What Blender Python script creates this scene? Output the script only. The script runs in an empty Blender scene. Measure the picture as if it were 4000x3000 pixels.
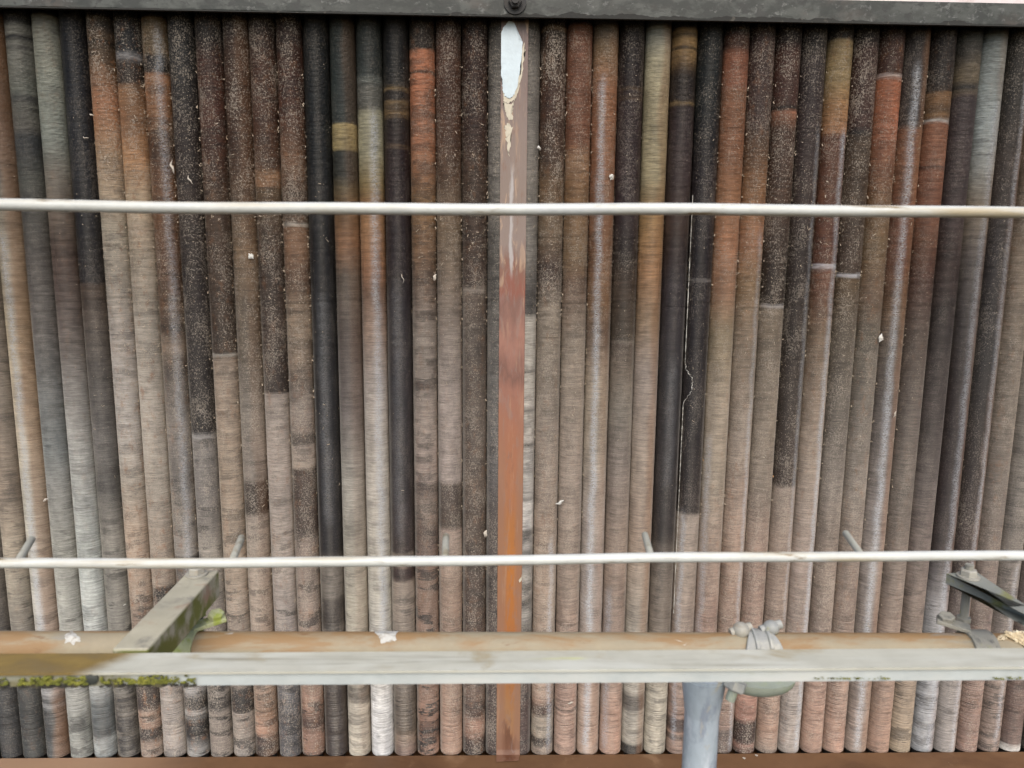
import bpy, bmesh, math, random
import numpy as np
from mathutils import Vector, Matrix, Euler

random.seed(7)
rng = np.random.default_rng(7)
S = bpy.context.scene
COL = S.collection
rad = math.radians

# ------------------------------------------------------------------ camera
F = 2800.0                                   # focal length in photo pixels (4000 x 3000)
PITCH, YAW, ROLL = 0.1512, 0.0239, 0.00933   # looking slightly down, a touch to the right
CAM = Vector((-0.0417, -1.8383, 0.0013))
cy_, sy_ = math.cos(YAW), math.sin(YAW)
cp_, sp_ = math.cos(PITCH), math.sin(PITCH)
FWD = Vector((sy_*cp_, cy_*cp_, -sp_))
RGT0 = Vector((cy_, -sy_, 0))
UP0 = RGT0.cross(FWD)
RGT = RGT0*math.cos(ROLL) + UP0*math.sin(ROLL)
UPV = -RGT0*math.sin(ROLL) + UP0*math.cos(ROLL)
cam_d = bpy.data.cameras.new('camera')
cam = bpy.data.objects.new('camera', cam_d)
COL.objects.link(cam)
M = Matrix((RGT, UPV, -FWD)).transposed().to_4x4()
M.translation = CAM
cam.matrix_world = M
cam_d.sensor_width = 36.0
cam_d.lens = F/4000*36.0
cam_d.clip_start = 0.02
cam_d.clip_end = 200
cam_d.dof.use_dof = True
cam_d.dof.focus_distance = 1.80
cam_d.dof.aperture_fstop = 5.6
S.camera = cam

# ------------------------------------------------------------------ sky and sun (soft overcast daylight)
SUN_EL, SUN_AZ = 44.0, -10.0                 # azimuth from straight in front of the tube bank
w = bpy.data.worlds.new('World'); S.world = w; w.use_nodes = True
nt = w.node_tree; nt.nodes.clear()
sky = nt.nodes.new('ShaderNodeTexSky'); sky.sky_type = 'NISHITA'; sky.sun_disc = False
sky.sun_elevation = rad(SUN_EL); sky.sun_rotation = rad(180+SUN_AZ)
sky.air_density = 1.0; sky.dust_density = 3.0; sky.ozone_density = 0.6
bg = nt.nodes.new('ShaderNodeBackground'); bg.inputs['Strength'].default_value = 0.13
wo = nt.nodes.new('ShaderNodeOutputWorld')
nt.links.new(sky.outputs[0], bg.inputs[0]); nt.links.new(bg.outputs[0], wo.inputs[0])
sl = bpy.data.lights.new('sun', 'SUN'); sl.energy = 1.5; sl.angle = rad(50); sl.color = (1.0, 0.94, 0.84)
so = bpy.data.objects.new('sun', sl); COL.objects.link(so)
sd = Vector((math.sin(rad(SUN_AZ))*math.cos(rad(SUN_EL)), -math.cos(rad(SUN_AZ))*math.cos(rad(SUN_EL)), math.sin(rad(SUN_EL))))
so.rotation_euler = sd.to_track_quat('Z', 'Y').to_euler()
so.location = sd*6
S.view_settings.view_transform = 'Standard'
S.view_settings.look = 'None'
S.view_settings.gamma = 1.0
S.view_settings.use_curve_mapping = False
S.view_settings.exposure = 0.75
S.cycles.filter_width = 1.5 if hasattr(S, 'cycles') else 1.5
GAIN = 0.93                                   # albedo of the tube dirt and painted shade against the colours noted below

# ------------------------------------------------------------------ helpers
def ray(x, y):
    return FWD + RGT*((x-2000)/F) - UPV*((y-1500)/F)
def at(x, y, Y):
    d = ray(x, y); t = (Y-CAM.y)/d.y
    return CAM + d*t
def lin(c):
    out = []
    for v in c[:3]:
        v = v/255.0
        out.append(v/12.92 if v <= 0.04045 else ((v+0.055)/1.055)**2.4)
    return out
def tag(o, label=None, cat=None, group=None, kind=None):
    if label: o['label'] = label
    if cat: o['category'] = cat
    if group: o['group'] = group
    if kind: o['kind'] = kind
    return o
def link(name, me, mat=None, parent=None, smooth=True, bevel=0.0, world=True):
    o = bpy.data.objects.new(name, me); COL.objects.link(o)
    if mat: me.materials.append(mat)
    if parent is not None:
        o.parent = parent
        if world: o.matrix_parent_inverse = parent.matrix_world.inverted()
    if smooth:
        for p in me.polygons: p.use_smooth = True
        try: me.set_sharp_from_angle(angle=rad(38))
        except Exception: pass
    if bevel:
        b = o.modifiers.new('bevel', 'BEVEL'); b.width = bevel; b.segments = 2; b.limit_method = 'ANGLE'
    return o
def obj(name, bm, mat=None, parent=None, **k):
    bmesh.ops.recalc_face_normals(bm, faces=bm.faces)
    me = bpy.data.meshes.new(name); bm.to_mesh(me); bm.free()
    return link(name, me, mat, parent, **k)
def empty(name, loc):
    o = bpy.data.objects.new(name, None); COL.objects.link(o); o.location = loc
    o.empty_display_size = 0.05
    o.matrix_world = Matrix.Translation(loc)
    return o
def frame(p0, p1):
    e1 = (p1-p0).normalized()
    e2 = Vector((0,0,1)).cross(e1)
    if e2.length < 1e-4: e2 = Vector((0,1,0))
    e2.normalize(); e3 = e1.cross(e2)
    return e1, e2, e3
def add_prism(bm, p0, p1, prof, segs=1, jit=0.0):
    """extrude a profile of (u = horizontal across, v = up) from p0 to p1"""
    e1, e2, e3 = frame(p0, p1)
    rings = []
    for i in range(segs+1):
        c = p0.lerp(p1, i/segs)
        j = Vector((0, random.uniform(-jit, jit), random.uniform(-jit, jit)))
        rings.append([bm.verts.new(c+j+e2*u+e3*v) for u, v in prof])
    n = len(prof)
    for a, b in zip(rings, rings[1:]):
        for i in range(n):
            bm.faces.new((a[i], a[(i+1) % n], b[(i+1) % n], b[i]))
    bm.faces.new(rings[0]); bm.faces.new(rings[-1][::-1])
def add_tube(bm, pts, rads, n=20, cap=True):
    if not hasattr(rads, '__len__'): rads = [rads]*len(pts)
    rings = []
    for i, p in enumerate(pts):
        a = pts[max(i-1, 0)]; b = pts[min(i+1, len(pts)-1)]
        t = (b-a).normalized()
        q = t.to_track_quat('Z', 'Y')
        rings.append([bm.verts.new(p + q @ Vector((math.cos(2*math.pi*k/n)*rads[i], math.sin(2*math.pi*k/n)*rads[i], 0))) for k in range(n)])
    for a, b in zip(rings, rings[1:]):
        for k in range(n):
            bm.faces.new((a[k], a[(k+1) % n], b[(k+1) % n], b[k]))
    if cap:
        bm.faces.new(rings[0][::-1]); bm.faces.new(rings[-1])
def add_box(bm, c, sz, rot=None):
    r = rot or Matrix.Identity(3)
    vs = [bm.verts.new(c + r @ Vector((sx*sz[0]/2, sy*sz[1]/2, s3*sz[2]/2))) for s3 in (-1, 1) for sx, sy in ((-1,-1),(1,-1),(1,1),(-1,1))]
    for f in ((3,2,1,0),(4,5,6,7),(0,1,5,4),(1,2,6,5),(2,3,7,6),(3,0,4,7)):
        bm.faces.new([vs[i] for i in f])
def add_hex(bm, c, axis, r, h):
    axis = axis.normalized()
    add_tube(bm, [c, c+axis*h*0.85, c+axis*h], [r, r, r*0.86], n=6)
def add_band(bm, c, axis, r0, r1, wid, a0, a1, n=24, flare=0.0):
    """ring sector around an axis; angles measured from world up towards the viewer (-Y)"""
    e1 = axis.normalized(); up = Vector((0,0,1)); up = (up-e1*up.dot(e1)).normalized()
    fr = e1.cross(up)
    if fr.y > 0: fr = -fr
    rings = []
    for i in range(n+1):
        t = a0+(a1-a0)*i/n
        d = up*math.cos(t)+fr*math.sin(t)
        hw = wid/2*(1+flare*abs(math.sin(t)))
        rings.append([bm.verts.new(c+d*r+e1*s*hw) for r, s in ((r0,-1),(r1,-1),(r1,1),(r0,1))])
    for a, b in zip(rings, rings[1:]):
        for k in range(4):
            bm.faces.new((a[k], a[(k+1) % 4], b[(k+1) % 4], b[k]))
    bm.faces.new(rings[0][::-1]); bm.faces.new(rings[-1])

# ---- node helpers
class NT:
    def __init__(self, mat):
        mat.use_nodes = True; self.t = mat.node_tree; self.t.nodes.clear()
        self.out = self.t.nodes.new('ShaderNodeOutputMaterial')
        self.b = self.t.nodes.new('ShaderNodeBsdfPrincipled')
        self.l(self.b.outputs[0], self.out.inputs[0])
    def l(self, a, b): self.t.links.new(a, b)
    def put(self, sock, v):
        if hasattr(v, 'links'): self.l(v, sock)
        else: sock.default_value = v
    def m(self, op, a, b=0.5, c=None, clamp=False):
        n = self.t.nodes.new('ShaderNodeMath'); n.operation = op; n.use_clamp = clamp
        self.put(n.inputs[0], a); self.put(n.inputs[1], b)
        if c is not None: self.put(n.inputs[2], c)
        return n.outputs[0]
    def mix(self, f, a, b, mode='MIX'):
        n = self.t.nodes.new('ShaderNodeMix'); n.data_type = 'RGBA'; n.blend_type = mode
        self.put(n.inputs[0], f)
        for i, v in ((6, a), (7, b)):
            if not hasattr(v, 'links') and len(v) == 3: v = (*v, 1)
            self.put(n.inputs[i], v)
        return n.outputs[2]
    def obj(self, scale=(1,1,1), loc=(0,0,0), src='Object'):
        tc = self.t.nodes.new('ShaderNodeTexCoord')
        mp = self.t.nodes.new('ShaderNodeMapping')
        mp.inputs['Scale'].default_value = scale; mp.inputs['Location'].default_value = loc
        self.l(tc.outputs[src], mp.inputs[0]); return mp.outputs[0]
    def xyz(self, v):
        n = self.t.nodes.new('ShaderNodeSeparateXYZ'); self.l(v, n.inputs[0]); return n.outputs
    def noise(self, v, scale=1.0, detail=3.0, rough=0.55, dist=0.0):
        n = self.t.nodes.new('ShaderNodeTexNoise'); self.l(v, n.inputs['Vector'])
        n.inputs['Scale'].default_value = scale; n.inputs['Detail'].default_value = detail
        n.inputs['Roughness'].default_value = rough; n.inputs['Distortion'].default_value = dist
        return n.outputs[0]
    def step(self, v, a, b):
        n = self.t.nodes.new('ShaderNodeMapRange'); n.interpolation_type = 'SMOOTHSTEP'
        self.put(n.inputs[0], v); self.put(n.inputs[1], a); self.put(n.inputs[2], b)
        return n.outputs[0]
    def ramp(self, v, stops, interp='LINEAR'):
        n = self.t.nodes.new('ShaderNodeValToRGB'); cr = n.color_ramp; cr.interpolation = interp
        cr.elements[0].position = stops[0][0]; cr.elements[0].color = (*stops[0][1], 1)
        cr.elements[1].position = stops[-1][0]; cr.elements[1].color = (*stops[-1][1], 1)
        for p, c in stops[1:-1]:
            e = cr.elements.new(p); e.color = (*c, 1)
        self.l(v, n.inputs[0]); return n.outputs[0]
    def bump(self, h, dist=0.001, strength=0.6):
        n = self.t.nodes.new('ShaderNodeBump'); n.inputs['Strength'].default_value = strength
        n.inputs['Distance'].default_value = dist; self.l(h, n.inputs['Height'])
        self.l(n.outputs[0], self.b.inputs['Normal'])
    def fin(self, col, rough=0.6, metal=0.0, spec=0.5):
        self.put(self.b.inputs['Base Color'], col if hasattr(col, 'links') else (*col, 1))
        self.put(self.b.inputs['Roughness'], rough); self.put(self.b.inputs['Metallic'], metal)
        self.b.inputs['Specular IOR Level'].default_value = spec

def weathered(name, base, layers, rough=0.6, metal=0.0, bump=0.0006, fine=60.0, seed=0.0, spec=0.5):
    """base colour with stain layers: (colour, scale xyz, lo, hi)"""
    m = bpy.data.materials.new(name); N = NT(m)
    f = N.noise(N.obj((fine,)*3, (seed,)*3), 1.0, 5, 0.65)
    col = N.mix(f, [c*0.78 for c in base], [min(c*1.2, 0.95) for c in base])
    for i, (c, sc, lo, hi) in enumerate(layers):
        n = N.noise(N.obj(sc, (seed+3.1*i, 1.7*i, seed)), 1.0, 5, 0.62, 0.3)
        col = N.mix(N.step(n, lo, hi), col, c)
    N.bump(N.noise(N.obj((fine*5,)*3), 1.0, 4, 0.6), bump)
    N.fin(col, N.m('MULTIPLY_ADD', f, 0.25, rough-0.12), metal, spec)
    return m, N, col

# ------------------------------------------------------------------ tube bank: casing, header, beams
P = 0.0635                                    # tube pitch
R_FIN, R_ROOT = 0.0313, 0.0235
FINP = 0.00276
Z_TOP = 0.70
Z_FIN = at(2000, 2951, -0.031).z
Z_HEAD = at(2000, 2948, -0.037).z
XW = 2.1

m_dark, _, _ = weathered('grimy_casing', (0.03, 0.03, 0.03), [((0.05, 0.04, 0.03), (3, 3, 3), 0.5, 0.7)], 0.8)
bm = bmesh.new(); add_box(bm, Vector((0, 0.12, (Z_TOP+Z_HEAD)/2)), (2*XW, 0.03, Z_TOP-Z_HEAD+0.2))
tag(obj('casing_wall', bm, m_dark), 'dark grimy casing wall seen only through the slits between the finned tubes', 'wall')

# header box under the tubes with a recess the tube ends drop into
m_head, N, c = weathered('rusty_header_paint', (0.15, 0.079, 0.038), [((0.10, 0.05, 0.024), (4, 6, 4), 0.45, 0.7), ((0.22, 0.13, 0.07), (9, 9, 9), 0.58, 0.72), ((0.42, 0.36, 0.28), (160, 160, 160), 0.70, 0.76)], 0.55, fine=40)
x_ = N.xyz(N.obj())[0]
N.fin(N.mix(N.m('MULTIPLY', N.step(x_, -0.75, -1.15), 0.75), c, (0.34, 0.22, 0.14)), 0.5)
bm = bmesh.new()
prof = [(-0.037, Z_HEAD), (-0.037, Z_HEAD-0.035), (0.10, Z_HEAD-0.035), (0.10, Z_HEAD-0.30), (-0.40, Z_HEAD-0.30), (-0.40, Z_HEAD)]
ra = [bm.verts.new((-XW, y, z)) for y, z in prof]; rb = [bm.verts.new((XW, y, z)) for y, z in prof]
for i in range(6): bm.faces.new((ra[i], ra[(i+1) % 6], rb[(i+1) % 6], rb[i]))
bm.faces.new(ra); bm.faces.new(rb[::-1])
tag(obj('header_box', bm, m_head, smooth=False, bevel=0.002), 'long rusty brown steel header box that the finned tubes stand in', 'header box')

# steel angle across the tube tops
m_bar, N, c = weathered('grimy_galvanised_angle', (0.016, 0.020, 0.017), [((0.052, 0.058, 0.052), (20, 20, 34), 0.42, 0.62), ((0.03, 0.034, 0.03), (5, 5, 12), 0.5, 0.66), ((0.06, 0.047, 0.038), (3, 3, 6), 0.5, 0.7), ((0.105, 0.11, 0.105), (55, 55, 70), 0.57, 0.72), ((0.018, 0.02, 0.018), (30, 30, 40), 0.56, 0.64)], 0.6, fine=30)
YB = -0.065
pL, pR = at(0, 27, YB), at(4000, 103, YB)
e1 = (pR-pL).normalized()
bL, bR = pL-e1*0.9, pR+e1*0.9
bar = empty('steel_angle', (bL+bR)/2)
tag(bar, 'dark mottled steel angle running across the tops of all the tubes', 'steel beam')
bm = bmesh.new()
H = at(4000, 13, YB).z-pR.z
add_prism(bm, bL, bR, [(0, 0.003), (0.003, 0), (0.009, 0), (0.009, H-0.006), (0.168, H-0.006), (0.168, H), (0, H)])
ang = obj('angle_section', bm, m_bar, bar, smooth=False, bevel=0.0012)
# ragged grime lip along its lower edge
m_grime, _, _ = weathered('black_grime', (0.022, 0.022, 0.02), [((0.07, 0.065, 0.055), (60, 60, 60), 0.58, 0.7)], 0.9)
bm = bmesh.new()
n = 700; top = []; bot = []
xs = np.linspace(0, 1, n)
h1 = np.convolve(rng.random(n+40), np.ones(9)/9, 'same')[20:-20]; h2 = np.convolve(rng.random(n+40), np.ones(41)/41, 'same')[20:-20]
for i in range(n):
    c = bL.lerp(bR, xs[i]); hh = 0.0015+max(0, (h1[i]-0.42)*0.035+(h2[i]-0.5)*0.05)
    if c.x < -0.15: hh *= 0.45
    top.append((bm.verts.new(c+Vector((0, -0.0012, hh))), bm.verts.new(c+Vector((0, 0.0005, hh+0.001)))))
    bot.append((bm.verts.new(c+Vector((0, -0.0014, -0.0008))), bm.verts.new(c+Vector((0, 0.006, -0.0012)))))
for i in range(n-1):
    bm.faces.new((bot[i][0], bot[i+1][0], top[i+1][0], top[i][0]))
    bm.faces.new((top[i][0], top[i+1][0], top[i+1][1], top[i][1]))
    bm.faces.new((bot[i][1], bot[i+1][1], bot[i+1][0], bot[i][0]))
obj('grime_crust', bm, m_grime, bar, smooth=False)
bp = at(2012, 12, YB-0.0005)
bm = bmesh.new(); add_tube(bm, [bp, bp+Vector((0, -0.004, 0))], 0.026, 28); wsh = obj('washer', bm, m_dark, bar, bevel=0.001)
bm = bmesh.new(); add_hex(bm, bp+Vector((0, -0.0045, 0)), Vector((0, -1, 0)), 0.0155, 0.012)
add_tube(bm, [bp+Vector((0, -0.0165, 0)), bp+Vector((0, -0.024, 0))], 0.0085, 16); obj('bolt', bm, m_dark, bar)
# pale sheet above the angle
m_pale, _, _ = weathered('pale_flashing', (0.62, 0.55, 0.55), [((0.4, 0.33, 0.3), (6, 6, 20), 0.55, 0.75)], 0.5)
bm = bmesh.new(); zz = Vector((0, 0, H+0.001))
add_prism(bm, bL+zz+Vector((0, 0.004, 0)), bR+zz+Vector((0, 0.004, 0)), [(0, 0), (0.004, 0), (0.004, 0.32), (0, 0.32)])
tag(obj('sheet_flashing', bm, m_pale, smooth=False), 'pale pinkish sheet metal just above the dark steel angle, top right corner', 'metal sheet')

# ------------------------------------------------------------------ finned tube meshes (real fins, shared by the copies)
def fin_mesh(seed):
    r = np.random.default_rng(seed)
    n = int((Z_TOP-Z_FIN)/FINP); K = 44
    ang = np.linspace(0, 2*np.pi, K, endpoint=False)
    zc = Z_FIN + np.arange(n)*FINP
    # fins bent in patches, more towards the foot
    amp = 0.0003 + 0.0016*np.clip((-0.75-zc)/0.5, 0, 1)
    ph = np.cumsum(r.normal(0, 0.10, n)); a2 = np.convolve(r.normal(0, 1, n+10), np.ones(5)/5, 'same')[5:-5]
    jit = np.convolve(r.normal(0, 1, n+4), np.ones(3)/3, 'same')[2:-2]*0.0003
    bend = amp[:, None]*(np.sin(ang[None]*1+ph[:, None])*a2[:, None]*1.3+0.6*np.sin(ang[None]*3+2*ph[:, None])*a2[::-1][:, None])
    rr = R_FIN*(1 + r.normal(0, 0.004, n)) - 0.0006*np.abs(r.normal(0, 1, n))*(zc < -0.9)
    th = 0.00125
    V = np.zeros((n, 4, K, 3))
    for q, (rd, dz) in enumerate(((None, 0.0), (R_ROOT, 0.0003), (R_ROOT, FINP-th-0.0003), (None, FINP-th))):
        rad_ = rr if rd is None else np.full(n, rd)
        bd = bend if rd is None else bend*0
        zz_ = zc + dz
        if q == 0: zz_ = zc
        V[:, q, :, 0] = rad_[:, None]*np.cos(ang); V[:, q, :, 1] = rad_[:, None]*np.sin(ang)
        V[:, q, :, 2] = zz_[:, None] + (bd if rd is None else 0) + (jit[:, None] if rd is None else 0)
    # q0: top edge of the fin below, q1-q2: root, q3: lower edge of the fin above -> next q0 is the fin's top edge
    # shared bend for a fin: its lower edge (q3 of i) and its top edge (q0 of i+1)
    V[1:, 0, :, 2] = V[:-1, 3, :, 2] + th; V[1:, 0, :, :2] = V[:-1, 3, :, :2]
    V = V.reshape(-1, 3)
    rows = n*4
    i = np.arange(rows-1)[:, None]*K; k = np.arange(K)[None]; k2 = (k+1) % K
    fa = np.stack([i+k, i+k2, i+K+k2, i+K+k], -1).reshape(-1, 4)
    me = bpy.data.meshes.new('fin_stack')
    me.vertices.add(len(V)); me.vertices.foreach_set('co', V.astype(np.float32).ravel())
    me.loops.add(fa.size); me.loops.foreach_set('vertex_index', fa.astype(np.int32).ravel())
    me.polygons.add(len(fa)); me.polygons.foreach_set('loop_start', np.arange(0, fa.size, 4, dtype=np.int32))
    me.polygons.foreach_set('loop_total', np.full(len(fa), 4, dtype=np.int32))
    me.update(calc_edges=True); me.validate()
    me.materials.append(None)
    return me
FIN = [fin_mesh(s) for s in (11, 22, 33)]
bm = bmesh.new(); add_tube(bm, [Vector((0, 0, Z_HEAD-0.036)), Vector((0, 0, Z_FIN+0.002))], 0.0215, 24)
bare_me = bpy.data.meshes.new('bare_end'); bm.to_mesh(bare_me); bm.free(); bare_me.materials.append(m_dark)

# ------------------------------------------------------------------ the patina of every tube, with top shade and glints painted into its stops
# each tube: stops of (photo row, colour), look of the label, and extras
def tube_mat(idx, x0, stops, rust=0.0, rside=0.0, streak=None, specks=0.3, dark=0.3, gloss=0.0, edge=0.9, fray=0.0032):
    m = bpy.data.materials.new('tube_patina_shade'); N = NT(m)
    seed = idx*3.37+20
    p = N.xyz(N.obj()); z = p[2]
    fr = N.noise(N.obj((22, 22, 300), (seed, 0, seed)), 1.0, 2, 0.6)
    fr2 = N.noise(N.obj((40, 40, 30), (0, seed, seed)), 1.0, 4, 0.6)
    zz = N.m('ADD', z, N.m('MULTIPLY', N.m('SUBTRACT', fr, 0.5), fray*4))
    zz = N.m('ADD', zz, N.m('MULTIPLY', N.m('SUBTRACT', fr2, 0.5), fray*3))
    mr = N.t.nodes.new('ShaderNodeMapRange'); N.l(zz, mr.inputs[0]); mr.inputs[1].default_value = Z_FIN; mr.inputs[2].default_value = Z_TOP
    st = []
    for y, c in stops:
        zq = at(x0, y, -0.026).z
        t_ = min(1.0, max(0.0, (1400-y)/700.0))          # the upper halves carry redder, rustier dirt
        b_ = GAIN*(1-0.25*min(1.0, max(0.0, (y-1600)/900.0)))*(1-0.20*min(1.0, max(0.0, (750-y)/350.0)))  # dims the foot rows, and paints shade into the top rows
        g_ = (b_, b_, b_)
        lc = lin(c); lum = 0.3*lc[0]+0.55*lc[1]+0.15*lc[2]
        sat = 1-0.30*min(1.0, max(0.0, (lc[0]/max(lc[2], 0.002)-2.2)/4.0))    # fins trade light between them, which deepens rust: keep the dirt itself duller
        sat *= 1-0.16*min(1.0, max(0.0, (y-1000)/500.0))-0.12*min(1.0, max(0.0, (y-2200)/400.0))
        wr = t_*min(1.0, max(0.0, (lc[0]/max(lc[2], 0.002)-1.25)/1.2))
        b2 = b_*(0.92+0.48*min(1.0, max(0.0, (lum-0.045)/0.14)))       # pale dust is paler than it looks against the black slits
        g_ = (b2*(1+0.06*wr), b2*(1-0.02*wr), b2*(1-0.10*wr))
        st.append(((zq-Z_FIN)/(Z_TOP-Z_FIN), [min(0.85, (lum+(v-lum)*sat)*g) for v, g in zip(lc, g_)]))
    st.sort(key=lambda s: s[0])
    st2 = []
    for s in st:
        if st2 and s[0]-st2[-1][0] < 0.002: s = (st2[-1][0]+0.002, s[1])
        st2.append(s)
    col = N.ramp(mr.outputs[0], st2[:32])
    # uneven dirt: fin by fin, and broad
    n1 = N.noise(N.obj((24, 24, 260), (seed, seed, 0)), 1.0, 4, 0.8)
    n2 = N.noise(N.obj((26, 26, 9), (seed, 5, seed)), 1.0, 5, 0.65)
    v = N.m('MULTIPLY_ADD', n1, 2.1, -0.05); v = N.m('MULTIPLY', v, N.m('MULTIPLY_ADD', n2, 1.3, 0.35))
    cmb = N.t.nodes.new('ShaderNodeCombineXYZ')
    for i in range(3): N.l(v, cmb.inputs[i])
    col = N.mix(1.0, col, cmb.outputs[0], 'MULTIPLY')
    # rust blooms
    if rust:
        rn = N.noise(N.obj((60, 60, 34), (seed, 9, 2*seed)), 1.0, 6, 0.8)
        col = N.mix(N.m('MULTIPLY', N.step(rn, 0.53, 0.64), rust), col, (0.27, 0.125, 0.055))
    if rside:
        ln = N.noise(N.obj((20, 20, 7), (seed, 4, 0)), 1.0, 3, 0.6)
        sx = N.m('MULTIPLY_ADD', N.m('SUBTRACT', ln, 0.5), 0.03, N.m('MULTIPLY', p[0], 1 if rside > 0 else -1))
        col = N.mix(N.m('MULTIPLY', N.step(sx, -0.002, 0.014), abs(rside)*0.8), col, (0.26, 0.13, 0.06))
    # dark oily fringes
    if dark:
        cv = N.t.nodes.new('ShaderNodeCombineXYZ')
        N.l(N.m('MULTIPLY_ADD', p[0], 13.0, seed), cv.inputs[0]); N.l(N.m('MULTIPLY', p[1], 13.0), cv.inputs[1])
        N.l(N.m('MULTIPLY', N.m('MULTIPLY_ADD', N.m('SUBTRACT', fr, 0.5), 0.035, z), 48.0), cv.inputs[2])
        dn = N.noise(cv.outputs[0], 1.0, 3, 0.6)
        dk = N.m('MULTIPLY', N.step(dn, 0.575-0.05*dark, 0.63-0.05*dark), min(1.0, dark*1.25))
        low = N.step(z, -0.5, -1.05)
        dk = N.m('MULTIPLY', dk, N.m('MULTIPLY_ADD', low, 0.5, 0.5))
        col = N.mix(dk, col, (0.022, 0.02, 0.019))
    # pale run-down streak; on the black tubes it paints a bluish sky sheen
    rough = N.m('MULTIPLY_ADD', n2, 0.3, 0.38-gloss)
    if streak:
        sx0, sw, ss, y0, y1 = streak
        za, zb = at(x0, y0, -0.026).z, at(x0, y1, -0.026).z
        ln = N.noise(N.obj((9, 9, 14), (seed, 8, 0)), 1.0, 4, 0.6)
        dx = N.m('ABSOLUTE', N.m('SUBTRACT', N.m('MULTIPLY_ADD', N.m('SUBTRACT', ln, 0.5), 0.018, p[0]), sx0*R_FIN))
        k = N.m('SUBTRACT', 1.0, N.step(dx, 0.0, sw*R_FIN*1.5))
        brk = N.step(N.noise(N.obj((240, 240, 330), (seed, 1, 1)), 1.0, 3, 0.7), 0.34, 0.62)
        k = N.m('MULTIPLY', N.m('MULTIPLY', k, brk), ss)
        k = N.m('MULTIPLY', k, N.m('MULTIPLY', N.step(z, za+0.02, za-0.03), N.step(z, zb-0.02, zb+0.03)))
        col = N.mix(k, col, (0.50, 0.53, 0.57))
    if specks:
        fn = N.noise(N.obj((330, 330, 230), (seed, seed, seed)), 1.0, 3, 0.6)
        dens = N.noise(N.obj((25, 25, 12), (seed, 2, 7)), 1.0, 3, 0.6)
        th = N.m('MULTIPLY_ADD', dens, -0.42, 0.755)
        col = N.mix(N.m('MULTIPLY', N.step(fn, th, N.m('ADD', th, 0.05)), specks), col, (0.47, 0.41, 0.34))
    if edge:  # outer flank paled: dust, with the edge highlight painted in
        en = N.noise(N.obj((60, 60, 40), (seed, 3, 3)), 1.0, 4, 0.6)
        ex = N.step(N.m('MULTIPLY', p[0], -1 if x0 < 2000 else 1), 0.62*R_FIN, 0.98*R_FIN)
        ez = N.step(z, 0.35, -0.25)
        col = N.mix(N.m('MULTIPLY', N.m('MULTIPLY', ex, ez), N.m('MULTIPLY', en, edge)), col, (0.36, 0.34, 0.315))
    # the root between the fins is mixed towards black
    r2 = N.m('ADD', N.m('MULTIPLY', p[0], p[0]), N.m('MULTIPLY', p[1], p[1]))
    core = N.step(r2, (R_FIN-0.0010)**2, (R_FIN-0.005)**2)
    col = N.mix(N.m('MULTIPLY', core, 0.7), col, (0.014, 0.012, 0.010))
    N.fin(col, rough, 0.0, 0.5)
    return m

K_ = (34, 34, 35)
TUBES = {}
def T(name, look, stops, **k): TUBES[name] = (look, stops, k)
# ---- left of the strip, counted outwards from it
T('L0', 'dusty grey, half hidden', [(60,(60,57,54)),(90,(75,72,68)),(300,(108,105,100)),(700,(118,114,108)),(1000,(98,95,90)),(1500,(102,99,95)),(1800,(98,95,93)),(2000,(88,80,76)),(2300,(90,78,70)),(2600,(86,68,60)),(2900,(84,66,58))], dark=0.6, specks=0.5)
T('L1', 'dark umber brown throughout', [(80,(36,28,26)),(200,(62,44,38)),(500,(64,46,40)),(700,(78,64,54)),(1120,(82,68,60)),(1135,(150,140,130)),(1150,(105,92,82)),(1300,(92,82,74)),(1700,(100,88,78)),(1900,(96,82,70)),(2300,(82,67,57)),(2500,(105,80,62)),(2700,(120,95,78)),(2790,(90,62,48)),(2830,(165,115,82)),(2870,(150,105,75)),(2890,(85,58,44)),(2935,(70,48,38))], rust=0.3, specks=0.5, dark=0.5)
T('L2', 'one dark brown band low down', [(80,(48,34,27)),(200,(82,55,42)),(500,(86,60,46)),(700,(90,72,58)),(900,(115,100,82)),(1300,(128,117,108)),(1500,(142,130,122)),(1880,(145,132,124)),(1892,(86,74,66)),(2062,(84,72,62)),(2074,(142,124,112)),(2300,(136,114,97)),(2600,(150,122,102)),(2760,(155,120,95)),(2930,(172,132,104))], rust=0.15, specks=0.45)
T('L3', 'orange near its top', [(70,(42,35,31)),(188,(48,40,35)),(196,(168,102,58)),(274,(166,100,55)),(280,(70,45,30)),(288,(166,100,56)),(550,(156,100,60)),(680,(138,94,55)),(780,(122,96,64)),(950,(124,98,74)),(1100,(108,92,80)),(1300,(126,116,107)),(1480,(126,115,106)),(1500,(84,74,68)),(1530,(125,114,105)),(1700,(140,126,116)),(1880,(138,122,112)),(1900,(92,78,70)),(2000,(128,112,100)),(2060,(98,82,72)),(2150,(112,94,84)),(2250,(128,104,88)),(2600,(140,108,88)),(2720,(135,98,74)),(2780,(165,115,82)),(2860,(92,62,46)),(2900,(140,98,72)),(2935,(150,108,80))], rust=0.25, dark=0.75, specks=0.3)
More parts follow.
